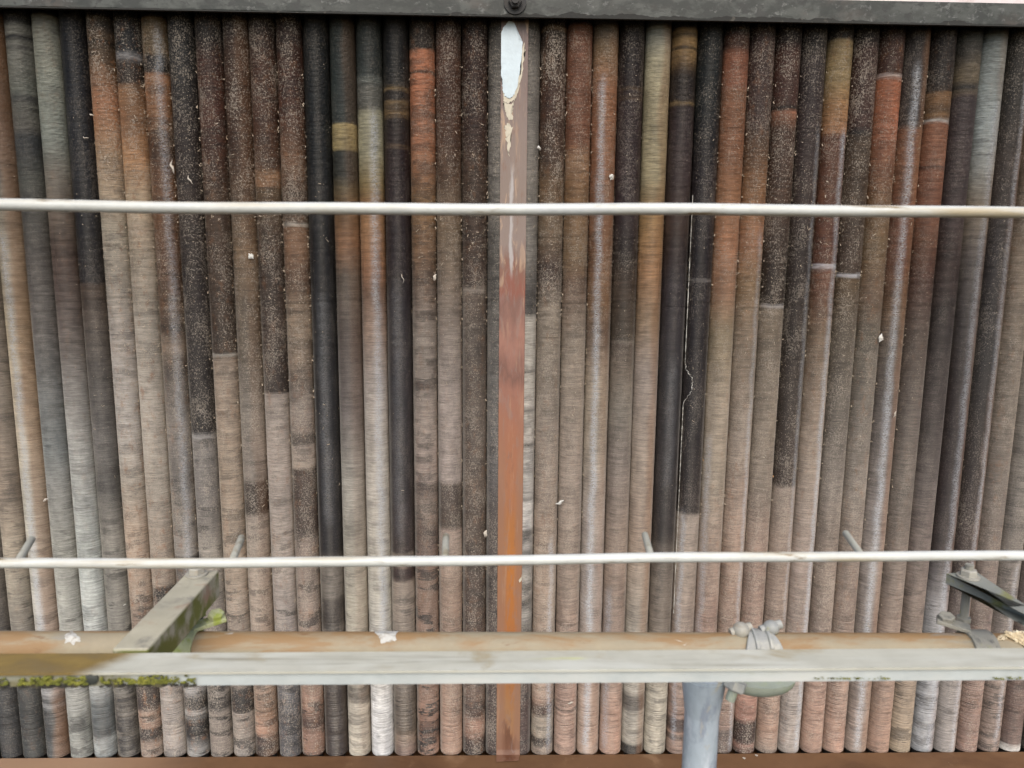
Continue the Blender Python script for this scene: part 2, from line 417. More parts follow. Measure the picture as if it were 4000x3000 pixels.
T('L4', 'glossy black with tan patches', [(70,(30,30,30)),(300,(40,40,39)),(335,(50,46,40)),(345,(120,104,74)),(356,(48,42,38)),(395,(46,40,36)),(402,(118,100,70)),(420,(48,40,36)),(440,(112,94,66)),(465,(48,40,36)),(560,(48,38,36)),(568,(112,94,66)),(575,(48,36,36)),(900,(50,40,42)),(1300,(56,51,53)),(1800,(58,52,52)),(2160,(72,60,56)),(2172,(140,128,112)),(2205,(138,124,110)),(2215,(80,62,56)),(2262,(76,60,54)),(2274,(136,122,108)),(2600,(132,120,106)),(2700,(110,98,84)),(2850,(104,90,74)),(2880,(135,112,90)),(2935,(125,100,85))], gloss=0.18, specks=0.12, dark=0.4, streak=(-0.1,0.5,0.14,1100,2100))
T('L5', 'pale grey, shiny white run', [(70,(44,50,48)),(300,(56,62,60)),(312,(120,124,118)),(325,(66,70,66)),(345,(100,100,94)),(420,(92,92,86)),(440,(142,140,120)),(600,(140,137,116)),(720,(128,116,84)),(790,(130,100,66)),(900,(152,112,70)),(1060,(140,100,70)),(1150,(122,98,82)),(1300,(138,118,104)),(1500,(147,137,129)),(1800,(160,152,141)),(2300,(166,161,148)),(2600,(180,176,166)),(2750,(196,195,192)),(2935,(198,198,198))], streak=(0.35,0.35,0.75,430,2500), gloss=0.12, specks=0.1, dark=0.25)
T('L6', 'green grey with one tan ring', [(70,(40,48,46)),(480,(52,60,58)),(490,(146,136,100)),(535,(140,130,96)),(540,(80,76,58)),(546,(142,132,98)),(580,(138,128,94)),(592,(60,62,56)),(690,(62,62,55)),(740,(98,88,66)),(800,(110,88,60)),(950,(132,96,66)),(1080,(100,90,80)),(1300,(96,86,80)),(1600,(104,96,92)),(1900,(140,135,125)),(2350,(158,151,134)),(2650,(160,152,134)),(2720,(110,100,86)),(2760,(184,174,154)),(2935,(186,176,155))], gloss=0.06, rside=0.2, specks=0.1, dark=0.3)
T('L7', 'black with a bluish sheen', [(70,(28,30,30)),(500,(38,41,41)),(1000,(42,42,43)),(1500,(48,47,48)),(2150,(52,49,49)),(2165,(68,62,58)),(2210,(114,106,96)),(2330,(112,104,94)),(2350,(84,76,68)),(2430,(78,70,62)),(2460,(105,96,86)),(2700,(82,70,60)),(2935,(80,68,60))], gloss=0.18, specks=0.1, dark=0.35, streak=(0.05,0.45,0.16,1150,2050))
T('L8', 'rusty brown, dark lower patch', [(70,(34,28,26)),(150,(56,38,30)),(250,(74,46,35)),(420,(86,50,36)),(540,(100,74,58)),(640,(110,86,68)),(760,(82,64,52)),(870,(96,82,70)),(878,(165,160,150)),(890,(122,96,76)),(960,(126,100,80)),(1100,(96,76,62)),(1250,(128,112,94)),(1400,(122,106,90)),(1500,(100,88,78)),(1600,(130,118,108)),(1680,(122,108,98)),(1700,(90,80,72)),(1732,(88,78,70)),(1745,(138,125,114)),(1825,(140,126,112)),(1835,(80,66,57)),(2075,(78,64,55)),(2095,(116,102,92)),(2300,(136,121,109)),(2600,(142,118,100)),(2760,(150,106,76)),(2830,(92,62,48)),(2870,(158,108,74)),(2935,(140,100,74))], rust=0.35, specks=0.55, dark=0.6)
T('L9', 'dark brown, pale lower half', [(80,(38,31,27)),(250,(78,50,36)),(450,(82,53,38)),(600,(86,62,46)),(662,(90,68,52)),(672,(138,110,84)),(720,(128,100,76)),(740,(95,80,62)),(950,(72,60,51)),(1300,(76,63,55)),(1515,(62,52,46)),(1535,(60,50,44)),(1545,(142,131,122)),(1800,(146,134,124)),(2200,(151,140,130)),(2450,(142,132,126)),(2700,(105,104,106)),(2800,(88,86,88)),(2935,(92,90,92))], rust=0.3, specks=0.5, dark=0.55)
T('L10', 'short blackish band low down', [(80,(34,28,25)),(250,(70,49,37)),(450,(74,52,40)),(650,(78,60,48)),(780,(90,74,60)),(1000,(118,101,82)),(1200,(106,94,80)),(1400,(102,92,80)),(1600,(120,112,102)),(1878,(124,114,104)),(1888,(62,51,43)),(2005,(60,50,42)),(2015,(140,128,116)),(2300,(146,131,116)),(2600,(150,130,112)),(2770,(150,115,85)),(2776,(50,40,34)),(2784,(158,116,80)),(2870,(182,124,80)),(2880,(62,46,36)),(2905,(140,92,60)),(2915,(60,44,35)),(2935,(95,62,42))], specks=0.55, dark=0.45, rside=0.25)
T('L11', 'reddish brown, pale below midway', [(80,(32,28,26)),(150,(44,40,38)),(260,(84,50,38)),(450,(86,52,40)),(620,(80,54,42)),(780,(78,63,51)),(1050,(77,64,54)),(1376,(72,60,50)),(1384,(170,165,155)),(1392,(70,58,50)),(1402,(136,121,106)),(1800,(138,122,104)),(2200,(146,130,112)),(2500,(140,126,112)),(2680,(128,116,104)),(2700,(60,54,50)),(2780,(56,50,46)),(2790,(140,128,116)),(2880,(138,126,114)),(2895,(80,72,66)),(2915,(140,130,120)),(2935,(135,126,118))], rust=0.35, specks=0.5, dark=0.6)
T('L12', 'blackish down to a bright ring', [(60,(28,28,29)),(200,(44,45,45)),(320,(46,44,43)),(500,(50,42,40)),(760,(56,47,43)),(950,(60,52,48)),(1200,(53,46,44)),(1500,(46,41,39)),(1695,(44,40,38)),(1704,(185,182,178)),(1712,(40,36,34)),(1720,(115,110,105)),(2000,(117,111,105)),(2150,(136,129,119)),(2290,(130,122,112)),(2500,(118,108,100)),(2680,(60,54,50)),(2700,(134,124,112)),(2760,(60,54,50)),(2790,(136,124,112)),(2850,(130,118,106)),(2860,(50,44,40)),(2872,(134,120,108)),(2935,(128,116,104))], specks=0.5, dark=0.7)
T('L13', 'tan top, then rust orange', [(60,(28,27,26)),(72,(104,92,72)),(208,(100,88,68)),(216,(38,34,32)),(278,(37,32,30)),(290,(142,96,52)),(440,(138,94,50)),(500,(110,78,48)),(560,(76,58,45)),(660,(106,71,43)),(800,(110,80,55)),(1000,(100,72,53)),(1200,(96,76,60)),(1262,(92,74,60)),(1272,(50,42,36)),(1290,(80,68,58)),(1350,(126,109,93)),(1440,(82,73,66)),(1620,(120,112,104)),(1820,(110,104,98)),(2000,(114,108,100)),(2170,(132,126,119)),(2180,(50,46,42)),(2200,(90,84,78)),(2700,(140,138,135)),(2740,(60,58,56)),(2770,(62,60,58)),(2780,(150,148,144)),(2820,(62,60,58)),(2880,(54,50,48)),(2935,(140,138,134))], rust=0.4, streak=(0.45,0.3,0.55,100,2300), specks=0.45, dark=0.6, gloss=0.06)
T('L14', 'black top, orange freckles', [(50,(30,32,35)),(205,(40,43,46)),(214,(150,150,152)),(228,(120,118,118)),(240,(50,43,39)),(322,(54,44,38)),(340,(130,100,72)),(500,(136,104,76)),(620,(165,131,97)),(760,(156,141,121)),(1000,(151,141,126)),(1216,(150,142,130)),(1222,(60,54,50)),(1228,(150,143,132)),(1600,(152,144,133)),(1900,(149,140,127)),(2250,(136,121,106)),(2288,(134,119,104)),(2300,(48,43,40)),(2340,(52,46,42)),(2360,(132,118,106)),(2600,(148,138,128)),(2935,(155,146,138))], rust=0.55, specks=0.6, dark=0.3)
T('L15', 'banded top, bright orange freckles', [(62,(28,28,29)),(72,(80,74,64)),(95,(78,70,60)),(100,(32,30,29)),(115,(76,66,56)),(150,(90,76,60)),(165,(50,44,38)),(190,(86,72,56)),(260,(106,86,68)),(400,(150,110,82)),(500,(156,122,94)),(620,(160,140,116)),(900,(151,144,130)),(1300,(147,140,133)),(1650,(160,154,147)),(1900,(151,141,127)),(2100,(160,140,120)),(2350,(142,122,104)),(2600,(120,104,92)),(2700,(84,74,66)),(2760,(78,66,60)),(2780,(152,126,106)),(2840,(158,122,96)),(2850,(72,60,54)),(2890,(84,70,62)),(2905,(150,128,110)),(2935,(150,130,114))], rust=0.6, specks=0.6, dark=0.55)
T('L16', 'black upper half, grey below', [(60,(26,27,30)),(400,(35,37,42)),(760,(42,42,44)),(1105,(48,45,45)),(1115,(84,71,61)),(1300,(90,82,75)),(1500,(92,87,82)),(1700,(100,96,92)),(1900,(97,94,89)),(2100,(124,120,111)),(2400,(128,125,116)),(2700,(116,111,101)),(2760,(88,83,75)),(2800,(112,106,97)),(2840,(76,72,66)),(2870,(114,108,98)),(2900,(80,75,68)),(2935,(108,102,93))], gloss=0.14, specks=0.15, dark=0.6)
T('L17', 'clean pale green grey', [(50,(30,30,31)),(60,(112,112,103)),(250,(126,129,119)),(550,(121,126,119)),(700,(116,111,102)),(820,(108,98,88)),(1000,(88,74,67)),(1150,(98,86,80)),(1350,(112,104,98)),(1500,(122,118,113)),(1650,(134,132,127)),(1900,(148,149,144)),(2150,(164,169,164)),(2500,(168,173,169)),(2700,(146,150,147)),(2760,(104,110,110)),(2870,(98,104,104)),(2890,(150,156,154)),(2935,(140,146,144))], specks=0.05, dark=0.25, rust=0.15)
T('L18', 'two black rings on top', [(60,(28,30,32)),(88,(32,33,35)),(96,(106,106,99)),(138,(106,106,99)),(142,(30,31,34)),(158,(32,33,36)),(163,(112,112,104)),(178,(110,110,103)),(184,(34,35,40)),(192,(108,108,101)),(360,(104,107,99)),(385,(72,73,72)),(410,(96,96,89)),(500,(92,90,84)),(540,(60,63,64)),(600,(66,68,67)),(700,(78,80,75)),(1000,(92,88,84)),(1300,(100,96,92)),(1500,(106,107,105)),(1750,(112,117,116)),(1900,(130,130,125)),(2150,(150,150,141)),(2600,(156,157,149)),(2760,(150,152,145)),(2860,(120,124,118)),(2935,(140,143,136))], specks=0.12, dark=0.45, fray=0.0012)
T('L19', 'white sheen, orange right flank', [(60,(48,54,51)),(450,(64,68,64)),(500,(94,90,85)),(760,(112,107,97)),(1000,(152,142,124)),(1300,(150,137,113)),(1600,(164,150,127)),(2000,(161,156,141)),(2450,(164,160,151)),(2650,(158,158,155)),(2720,(150,150,149)),(2740,(80,82,81)),(2760,(146,147,146)),(2768,(90,92,91)),(2870,(80,82,81)),(2935,(88,90,88))], streak=(-0.1,0.35,0.7,900,2600), rside=0.6, specks=0.12, dark=0.3, gloss=0.08)
T('L20', 'grey brown, charcoal foot', [(60,(48,54,51)),(450,(70,70,66)),(900,(115,106,95)),(1500,(122,112,99)),(1900,(128,114,98)),(2150,(148,137,119)),(2300,(140,132,116)),(2480,(120,114,104)),(2680,(74,77,74)),(2800,(68,71,69)),(2935,(72,75,72))], specks=0.12, dark=0.5, rust=0.12)
T('L21', 'grey brown, blackish foot', [(60,(50,54,51)),(900,(112,104,94)),(1500,(116,108,96)),(2100,(112,104,94)),(2300,(98,91,82)),(2500,(88,83,77)),(2680,(66,68,68)),(2935,(60,62,63))], specks=0.12, dark=0.5)
T('L22', 'charcoal, bottom left corner', [(60,(50,54,51)),(1500,(100,95,88)),(2300,(80,76,70)),(2935,(52,53,53))], specks=0.1)
# ---- right of the strip
T('R0', 'pale grey with black rings, half hidden', [(60,(60,58,55)),(100,(84,81,77)),(300,(122,118,112)),(1000,(122,118,112)),(1150,(86,83,80)),(1225,(90,87,83)),(1235,(172,167,157)),(1440,(172,167,157)),(1450,(80,76,72)),(1462,(170,165,155)),(1590,(170,164,155)),(1605,(76,72,68)),(1620,(166,160,150)),(1725,(164,158,150)),(1735,(78,74,70)),(1760,(160,156,150)),(1940,(156,152,146)),(1950,(84,80,76)),(1965,(176,173,168)),(2065,(176,173,168)),(2075,(92,88,84)),(2130,(150,146,140)),(2180,(84,80,76)),(2260,(160,156,148)),(2300,(80,76,70)),(2320,(154,150,142)),(2350,(80,76,70)),(2400,(150,146,138)),(2480,(84,76,70)),(2700,(96,74,66)),(2935,(92,70,63))], specks=0.3, dark=0.5)
T('R1', 'dark brown, tan ring on top', [(80,(38,32,29)),(104,(42,35,31)),(112,(118,98,74)),(122,(48,39,33)),(200,(70,55,45)),(400,(82,53,38)),(620,(77,62,52)),(720,(102,84,64)),(900,(116,101,83)),(1040,(78,64,58)),(1080,(80,66,60)),(1200,(126,116,103)),(1700,(130,118,106)),(2100,(142,124,108)),(2400,(148,128,110)),(2650,(165,140,118)),(2740,(150,118,96)),(2760,(98,64,48)),(2790,(100,66,50)),(2800,(158,144,124)),(2875,(152,138,118)),(2885,(70,60,54)),(2910,(80,66,56)),(2918,(150,132,114)),(2935,(140,120,104))], rust=0.3, specks=0.7, dark=0.3, streak=(0.5,0.25,0.75,2100,2930))
T('R2', 'chocolate top, dusty fawn below', [(80,(34,28,26)),(92,(40,32,28)),(99,(122,80,58)),(300,(122,80,57)),(550,(124,82,58)),(620,(132,106,82)),(780,(121,94,63)),(1000,(126,106,82)),(1100,(107,88,74)),(1350,(132,120,106)),(1800,(136,122,109)),(2300,(140,122,107)),(2500,(150,124,106)),(2700,(164,130,110)),(2765,(160,128,108)),(2772,(110,88,76)),(2782,(166,132,110)),(2935,(172,136,114))], rust=0.12, specks=0.45, dark=0.25)
T('R3', 'rust orange, long white run', [(70,(70,65,58)),(90,(94,88,78)),(200,(117,98,74)),(350,(141,97,67)),(560,(136,92,62)),(720,(131,87,56)),(1000,(124,89,62)),(1200,(126,96,66)),(1300,(108,91,78)),(1500,(150,135,116)),(1750,(142,130,114)),(2000,(148,136,126)),(2400,(152,140,132)),(2600,(164,140,122)),(2935,(168,138,116))], streak=(-0.25,0.3,0.9,300,2935), rside=0.3, specks=0.4, dark=0.2, rust=0.2)
T('R4', 'plum black, two thin tan rings', [(80,(34,28,28)),(250,(42,34,34)),(338,(48,38,38)),(344,(100,82,58)),(350,(54,42,42)),(372,(56,43,43)),(380,(118,98,68)),(388,(58,44,45)),(800,(58,45,47)),(1000,(52,44,40)),(1100,(76,63,52)),(1325,(82,72,60)),(1332,(140,130,118)),(1340,(92,80,70)),(1450,(108,96,83)),(1600,(116,108,97)),(1800,(118,107,98)),(2100,(132,115,101)),(2450,(138,115,99)),(2700,(160,128,106)),(2800,(172,130,102)),(2935,(180,134,104))], specks=0.25, dark=0.2, streak=(-0.6,0.3,0.5,2300,2935), gloss=0.1)
T('R5', 'bright olive cream at its top', [(80,(104,110,107)),(120,(132,134,126)),(220,(150,146,126)),(350,(151,145,121)),(700,(150,142,116)),(850,(150,122,80)),(1050,(152,113,72)),(1250,(134,113,90)),(1450,(142,129,119)),(1800,(147,132,117)),(2100,(152,132,114)),(2450,(150,140,125)),(2700,(166,158,142)),(2730,(110,102,92)),(2770,(118,110,100)),(2785,(170,162,146)),(2900,(168,160,142)),(2912,(50,46,40)),(2935,(64,58,50))], rside=0.45, specks=0.12, dark=0.2, gloss=0.08)
T('R6', 'black with tan patches on top', [(80,(32,30,28)),(108,(40,36,32)),(118,(136,114,78)),(128,(56,46,38)),(150,(138,116,78)),(180,(132,110,74)),(190,(34,32,30)),(202,(132,110,74)),(235,(116,96,66)),(275,(66,54,42)),(300,(46,39,35)),(398,(52,43,40)),(405,(128,110,76)),(413,(58,47,46)),(500,(67,55,55)),(700,(67,55,54)),(900,(71,57,50)),(1100,(62,55,58)),(1500,(60,57,58)),(1900,(61,55,53)),(2080,(60,53,49)),(2110,(72,63,56)),(2140,(98,88,78)),(2400,(118,105,91)),(2600,(140,126,108)),(2700,(172,163,142)),(2935,(174,164,142))], specks=0.1, dark=0.35, gloss=0.12, streak=(0.0,0.4,0.14,1400,1900))
T('R7', 'black with a crooked white line', [(80,(28,31,31)),(400,(33,37,37)),(700,(45,39,41)),(1085,(48,42,43)),(1092,(130,125,122)),(1099,(48,42,43)),(1600,(50,45,45)),(1900,(56,47,43)),(2005,(54,45,41)),(2014,(145,132,120)),(2300,(144,128,114)),(2500,(138,118,104)),(2700,(150,118,98)),(2800,(144,110,90)),(2812,(90,60,50)),(2850,(92,64,52)),(2860,(165,125,98)),(2880,(70,56,48)),(2895,(160,126,104)),(2935,(140,110,92))], gloss=0.14, specks=0.25, dark=0.2, streak=(-0.55,0.22,0.6,2000,2900))
T('R8', 'rust orange upper half', [(80,(34,30,28)),(125,(42,34,30)),(135,(78,53,44)),(185,(80,54,42)),(200,(138,82,52)),(338,(140,84,52)),(345,(110,100,96)),(352,(132,88,57)),(580,(132,88,56)),(800,(146,99,55)),(950,(152,106,72)),(1150,(138,106,82)),(1300,(131,117,93)),(1600,(137,124,107)),(1900,(137,124,107)),(2150,(147,127,112)),(2450,(148,118,101)),(2935,(160,122,98))], streak=(-0.7,0.25,0.5,1700,2900), rust=0.25, specks=0.4, dark=0.15)
T('R9', 'maroon grey above orange', [(90,(38,32,30)),(170,(74,57,54)),(480,(77,60,56)),(560,(96,76,61)),(760,(132,97,64)),(950,(150,106,73)),(1100,(132,107,77)),(1300,(122,107,90)),(1700,(130,117,104)),(2100,(147,124,107)),(2450,(147,120,102)),(2700,(150,120,100)),(2840,(140,112,96)),(2860,(100,84,76)),(2935,(110,92,84))], rust=0.35, streak=(0.55,0.22,0.6,900,2935), specks=0.45, dark=0.2)
T('R10', 'maroon with a dark ring', [(90,(36,31,28)),(160,(46,37,33)),(200,(78,52,46)),(405,(80,54,47)),(413,(46,38,34)),(422,(50,42,38)),(430,(142,102,82)),(470,(120,86,68)),(510,(78,58,49)),(780,(82,64,53)),(1000,(63,52,45)),(1185,(64,54,46)),(1192,(190,188,190)),(1200,(110,98,83)),(1500,(122,110,95)),(1900,(127,114,100)),(2150,(137,114,100)),(2500,(145,116,98)),(2750,(172,114,84)),(2815,(165,106,76)),(2825,(66,44,33)),(2900,(84,52,38)),(2912,(160,104,76)),(2935,(110,74,56))], specks=0.55, dark=0.2, rust=0.1)
T('R11', 'plum brown, sharply paler foot', [(90,(34,31,30)),(180,(42,37,35)),(240,(62,52,52)),(500,(65,54,53)),(750,(71,59,55)),(1000,(61,52,48)),(1250,(60,50,44)),(1550,(68,58,50)),(1895,(72,59,51)),(1905,(132,117,104)),(2150,(138,119,105)),(2450,(142,120,104)),(2700,(160,130,108)),(2850,(168,128,100)),(2935,(150,128,110))], specks=0.4, streak=(0.55,0.2,0.45,500,2450), dark=0.25)
T('R12', 'tan top above red brown', [(90,(36,33,31)),(143,(40,36,34)),(153,(130,117,88)),(300,(130,117,86)),(420,(148,112,66)),(515,(150,104,58)),(528,(102,62,42)),(720,(106,66,46)),(900,(102,63,47)),(1030,(104,65,48)),(1040,(195,195,200)),(1052,(120,77,54)),(1120,(120,78,56)),(1300,(116,97,78)),(1500,(127,110,93)),(1800,(142,127,112)),(2150,(147,131,120)),(2450,(148,130,118)),(2700,(160,148,138)),(2935,(165,152,142))], streak=(0.5,0.28,0.85,500,2935), rust=0.3, specks=0.4, dark=0.15)
T('R13', 'plum brown, one black ring', [(90,(36,32,30)),(150,(44,36,34)),(200,(72,51,47)),(498,(75,53,48)),(508,(40,36,34)),(522,(50,44,42)),(530,(77,64,52)),(760,(80,67,55)),(1000,(80,66,56)),(1072,(78,66,56)),(1078,(195,198,205)),(1088,(100,83,62)),(1300,(98,88,75)),(1600,(103,95,85)),(1900,(122,112,102)),(2150,(130,115,102)),(2500,(136,116,102)),(2750,(165,126,102)),(2900,(168,128,102)),(2935,(150,116,96))], specks=0.55, dark=0.2)
T('R14', 'bright orange below maroon top', [(100,(40,33,30)),(160,(72,49,42)),(284,(78,53,44)),(292,(170,160,155)),(302,(120,80,56)),(312,(164,95,52)),(480,(160,93,51)),(560,(137,83,51)),(680,(118,81,57)),(780,(112,84,57)),(950,(113,95,71)),(1150,(116,97,80)),(1300,(101,93,81)),(1600,(113,105,95)),(1900,(127,117,106)),(2300,(132,114,101)),(2600,(150,124,106)),(2935,(172,130,104))], rust=0.4, specks=0.4, dark=0.2)
T('R15', 'slate with rust red flank', [(100,(58,53,51)),(300,(72,64,61)),(490,(74,66,62)),(505,(126,84,56)),(700,(128,84,54)),(800,(122,74,48)),(1000,(122,74,48)),(1200,(112,88,66)),(1350,(104,93,83)),(1600,(103,95,90)),(1900,(122,113,107)),(2200,(137,127,120)),(2500,(140,126,116)),(2935,(156,134,118))], streak=(-0.2,0.3,0.8,250,2935), rside=0.5, specks=0.25, dark=0.25)
T('R16', 'black top, tan bands, brown', [(100,(40,35,33)),(330,(50,43,39)),(352,(60,50,42)),(360,(122,94,62)),(400,(118,90,58)),(425,(84,66,48)),(440,(122,94,60)),(458,(110,84,56)),(464,(50,46,44)),(470,(165,160,155)),(477,(132,88,63)),(645,(132,88,63)),(652,(74,52,46)),(660,(127,83,60)),(800,(122,78,54)),(950,(114,74,50)),(1080,(88,63,54)),(1300,(94,81,72)),(1600,(101,91,83)),(1900,(114,104,94)),(2300,(128,113,101)),(2600,(150,124,104)),(2935,(172,128,98))], specks=0.2, dark=0.2, rust=0.15)
T('R17', 'blotchy tan and black top', [(100,(44,48,46)),(150,(72,72,66)),(200,(66,64,58)),(250,(96,88,74)),(310,(108,98,80)),(335,(54,52,50)),(350,(60,56,52)),(358,(128,114,90)),(368,(74,64,64)),(780,(75,64,63)),(1000,(72,58,54)),(1300,(65,57,54)),(1600,(78,69,65)),(1900,(103,93,87)),(2150,(118,104,96)),(2400,(128,111,98)),(2700,(150,130,106)),(2935,(156,136,106))], specks=0.15, dark=0.4)
T('R18', 'silver grey top, blackish middle', [(100,(66,74,72)),(160,(130,137,135)),(500,(140,147,146)),(650,(132,134,130)),(800,(118,108,94)),(1000,(94,87,83)),(1200,(74,68,66)),(1500,(64,54,52)),(1900,(60,49,47)),(2150,(72,62,60)),(2300,(118,114,114)),(2400,(150,149,150)),(2700,(152,154,157)),(2935,(150,152,155))], streak=(0.2,0.35,0.55,400,2935), rside=0.3, specks=0.12, dark=0.4, gloss=0.08)
T('R19', 'dark slate brown', [(100,(50,48,43)),(400,(60,56,52)),(650,(76,67,62)),(1000,(65,60,60)),(1400,(60,57,56)),(1700,(64,56,52)),(1950,(73,61,57)),(2250,(80,66,61)),(2450,(114,99,92)),(2700,(146,138,132)),(2935,(148,140,134))], streak=(0.35,0.28,0.6,300,2935), rside=0.35, specks=0.3, dark=0.25)
T('R20', 'dusty fawn grey', [(100,(56,50,44)),(500,(106,90,77)),(1000,(121,109,96)),(1400,(121,110,97)),(1900,(117,107,97)),(2450,(126,107,97)),(2700,(142,112,96)),(2935,(140,108,92))], rust=0.3, specks=0.4, dark=0.3)
T('R21', 'dusty grey, right edge', [(100,(60,54,48)),(1000,(116,108,98)),(1500,(120,112,102)),(2000,(116,109,101)),(2450,(124,112,104)),(2700,(136,114,100)),(2935,(134,112,98))], specks=0.3, dark=0.5, streak=(0.2,0.25,0.5,2200,2900))
T('R22', 'maroon grey, pale foot', [(100,(60,54,48)),(1500,(112,104,95)),(2300,(96,84,78)),(2600,(118,92,80)),(2850,(120,92,80)),(2905,(118,96,86)),(2915,(190,184,176)),(2935,(186,180,172))], specks=0.2, dark=0.3)
T('R23', 'dark brown, lower right corner', [(100,(60,54,48)),(1500,(90,82,75)),(2600,(62,52,48)),(2935,(56,46,42))], specks=0.2)

ORD = ['', 'first', 'second', 'third', 'fourth', 'fifth', 'sixth', 'seventh', 'eighth', 'ninth', 'tenth', 'eleventh', 'twelfth', 'thirteenth', 'fourteenth', 'fifteenth', 'sixteenth', 'seventeenth', 'eighteenth', 'nineteenth', 'twentieth', 'twenty-first', 'twenty-second', 'twenty-third', 'twenty-fourth']
for i, (key, (look, stops, kw)) in enumerate(TUBES.items()):
    k = int(key[1:]); left = key[0] == 'L'
    X = (-1 if left else 1)*(k+0.5)*P
    # photo column of the tube near mid height, for reading its rows
    mid = Vector((X, -0.026, -0.3)); d = mid-CAM
    x0 = 2000+F*d.dot(RGT)/d.dot(FWD)
    root = empty('finned_tube', Vector((X, random.uniform(-0.0015, 0.0015), Z_HEAD)))
    side = 'left' if left else 'right'
    tag(root, '%s tube %s of the rusty strip, %s' % (ORD[k+1], side, look), 'finned tube', 'upright finned heat exchanger tubes in one row')
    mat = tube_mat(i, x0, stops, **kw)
    o = bpy.data.objects.new('fin_stack', FIN[i % 3]); COL.objects.link(o)
    o.parent = root; o.location = (0, 0, -Z_HEAD)
    o.rotation_euler = (random.gauss(0, 0.0006), random.gauss(0, 0.0006), 0)
    o.material_slots[0].link = 'OBJECT'; o.material_slots[0].material = mat
    s = 1+random.uniform(-0.008, 0.006); o.scale = (s, s, 1)
    b = bpy.data.objects.new('bare_end', bare_me); COL.objects.link(b); b.parent = root; b.location = (0, 0, -Z_HEAD)

# ------------------------------------------------------------------ rusty flat strip over the middle joint
YS = -0.036
m_strip = bpy.data.materials.new('rusty_strip'); N = NT(m_strip)
p = N.xyz(N.obj())
fz = N.noise(N.obj((40, 40, 9), (3, 1, 2)), 1.0, 5, 0.65)
zz = N.m('ADD', p[2], N.m('MULTIPLY', N.m('SUBTRACT', fz, 0.5), 0.25))
mr = N.t.nodes.new('ShaderNodeMapRange'); N.l(zz, mr.inputs[0]); mr.inputs[1].default_value = Z_HEAD; mr.inputs[2].default_value = Z_TOP
def zrow(y): return (at(2005, y, YS).z-Z_HEAD)/(Z_TOP-Z_HEAD)
SC = [(75,(120,100,95)),(200,(140,115,108)),(500,(160,140,130)),(760,(165,145,132)),(950,(168,148,138)),(1040,(140,100,82)),(1130,(150,85,65)),(1220,(135,95,82)),(1330,(170,120,102)),(1450,(130,88,74)),(1560,(165,112,92)),(1700,(172,112,82)),(1900,(180,118,78)),(2050,(185,120,62)),(2200,(196,124,50)),(2450,(188,118,55)),(2660,(178,118,66)),(2780,(176,130,86)),(2860,(170,124,86)),(2890,(120,78,52)),(2960,(125,82,58))]
st = sorted([(zrow(y), [v*g for v, g in zip(lin(c), (0.56*(0.8 if y < 1000 else 1), 0.55*(0.8 if y < 1000 else 1), 0.55*(0.8 if y < 1000 else 1)))]) for y, c in SC], key=lambda s: s[0])
col = N.ramp(mr.outputs[0], st)
n1 = N.noise(N.obj((90, 90, 25), (1, 2, 3)), 1.0, 6, 0.72)
col = N.mix(N.m('MULTIPLY', N.step(n1, 0.54, 0.72), 0.6), col, (0.15, 0.07, 0.04))
n2 = N.noise(N.obj((55, 55, 10), (7, 2, 5)), 1.0, 5, 0.6, 0.5)
lowz = N.step(p[2], -0.2, 0.1)
col = N.mix(N.m('MULTIPLY', N.step(n2, 0.56, 0.66), N.m('MULTIPLY_ADD', lowz, 0.7, 0.1)), col, (0.34, 0.23, 0.15))
n3 = N.noise(N.obj((70, 70, 18), (2, 9, 5)), 1.0, 5, 0.6, 0.8)
col = N.mix(N.m('MULTIPLY', N.step(n3, 0.54, 0.64), 0.35), col, (0.17, 0.13, 0.115))
n4 = N.noise(N.obj((70, 70, 4), (5, 5, 1)), 1.0, 5, 0.7)
ed = N.m('MULTIPLY_ADD', N.m('SUBTRACT', n4, 0.5), 0.03, N.m('ABSOLUTE', N.m('ADD', p[0], -0.002)))
lo_ = N.step(p[2], -0.25, -0.6)
col = N.mix(N.m('MULTIPLY', N.m('MULTIPLY', N.step(ed, 0.006, 0.022), lo_), 0.75), col, (0.20, 0.105, 0.065))
col = N.mix(N.m('MULTIPLY', N.step(n4, 0.58, 0.72), 0.55), col, (0.30, 0.19, 0.12))
# the pale grey run of old paint low on the upper third
dx = N.m('ABSOLUTE', N.m('MULTIPLY_ADD', N.m('SUBTRACT', fz, 0.5), 0.02, N.m('ADD', p[0], 0.004)))
k = N.m('MULTIPLY', N.m('SUBTRACT', 1, N.step(dx, 0.001, 0.006)), N.m('MULTIPLY', N.step(p[2], 0.28, 0.22), N.step(p[2], -0.02, 0.03)))
col = N.mix(N.m('MULTIPLY', k, 0.7), col, (0.36, 0.35, 0.35))
N.bump(n1, 0.0012, 0.5)
N.fin(col, 0.55)
zt, zb_ = at(2005, 55, YS).z+0.06, at(1992, 2935, YS).z
bm = bmesh.new()
W = 0.0325
prof = [(YS, zt), (YS, zb_+0.008), (YS-0.002, zb_+0.003), (YS-0.007, Z_HEAD+0.004), (YS-0.034, Z_HEAD+0.0045)]
prev = None
for (y, z) in prof:
    th = 0.0035
    off = Vector((0, th, 0)) if z > Z_HEAD+0.006 else Vector((0, th*0.4, -0.003))
    ring = []
    skew = 0.0015 if y < YS-0.02 else 0
    ring = [bm.verts.new((-W-skew*0, y, z)), bm.verts.new((W-skew*3, y+skew*2, z)), bm.verts.new(Vector((W-skew*3, y+skew*2, z))+off), bm.verts.new(Vector((-W, y, z))+off)]
    if prev:
        for q in range(4): bm.faces.new((prev[q], prev[(q+1) % 4], ring[(q+1) % 4], ring[q]))
    else: bm.faces.new(ring)
    prev = ring
bm.faces.new(prev[::-1])
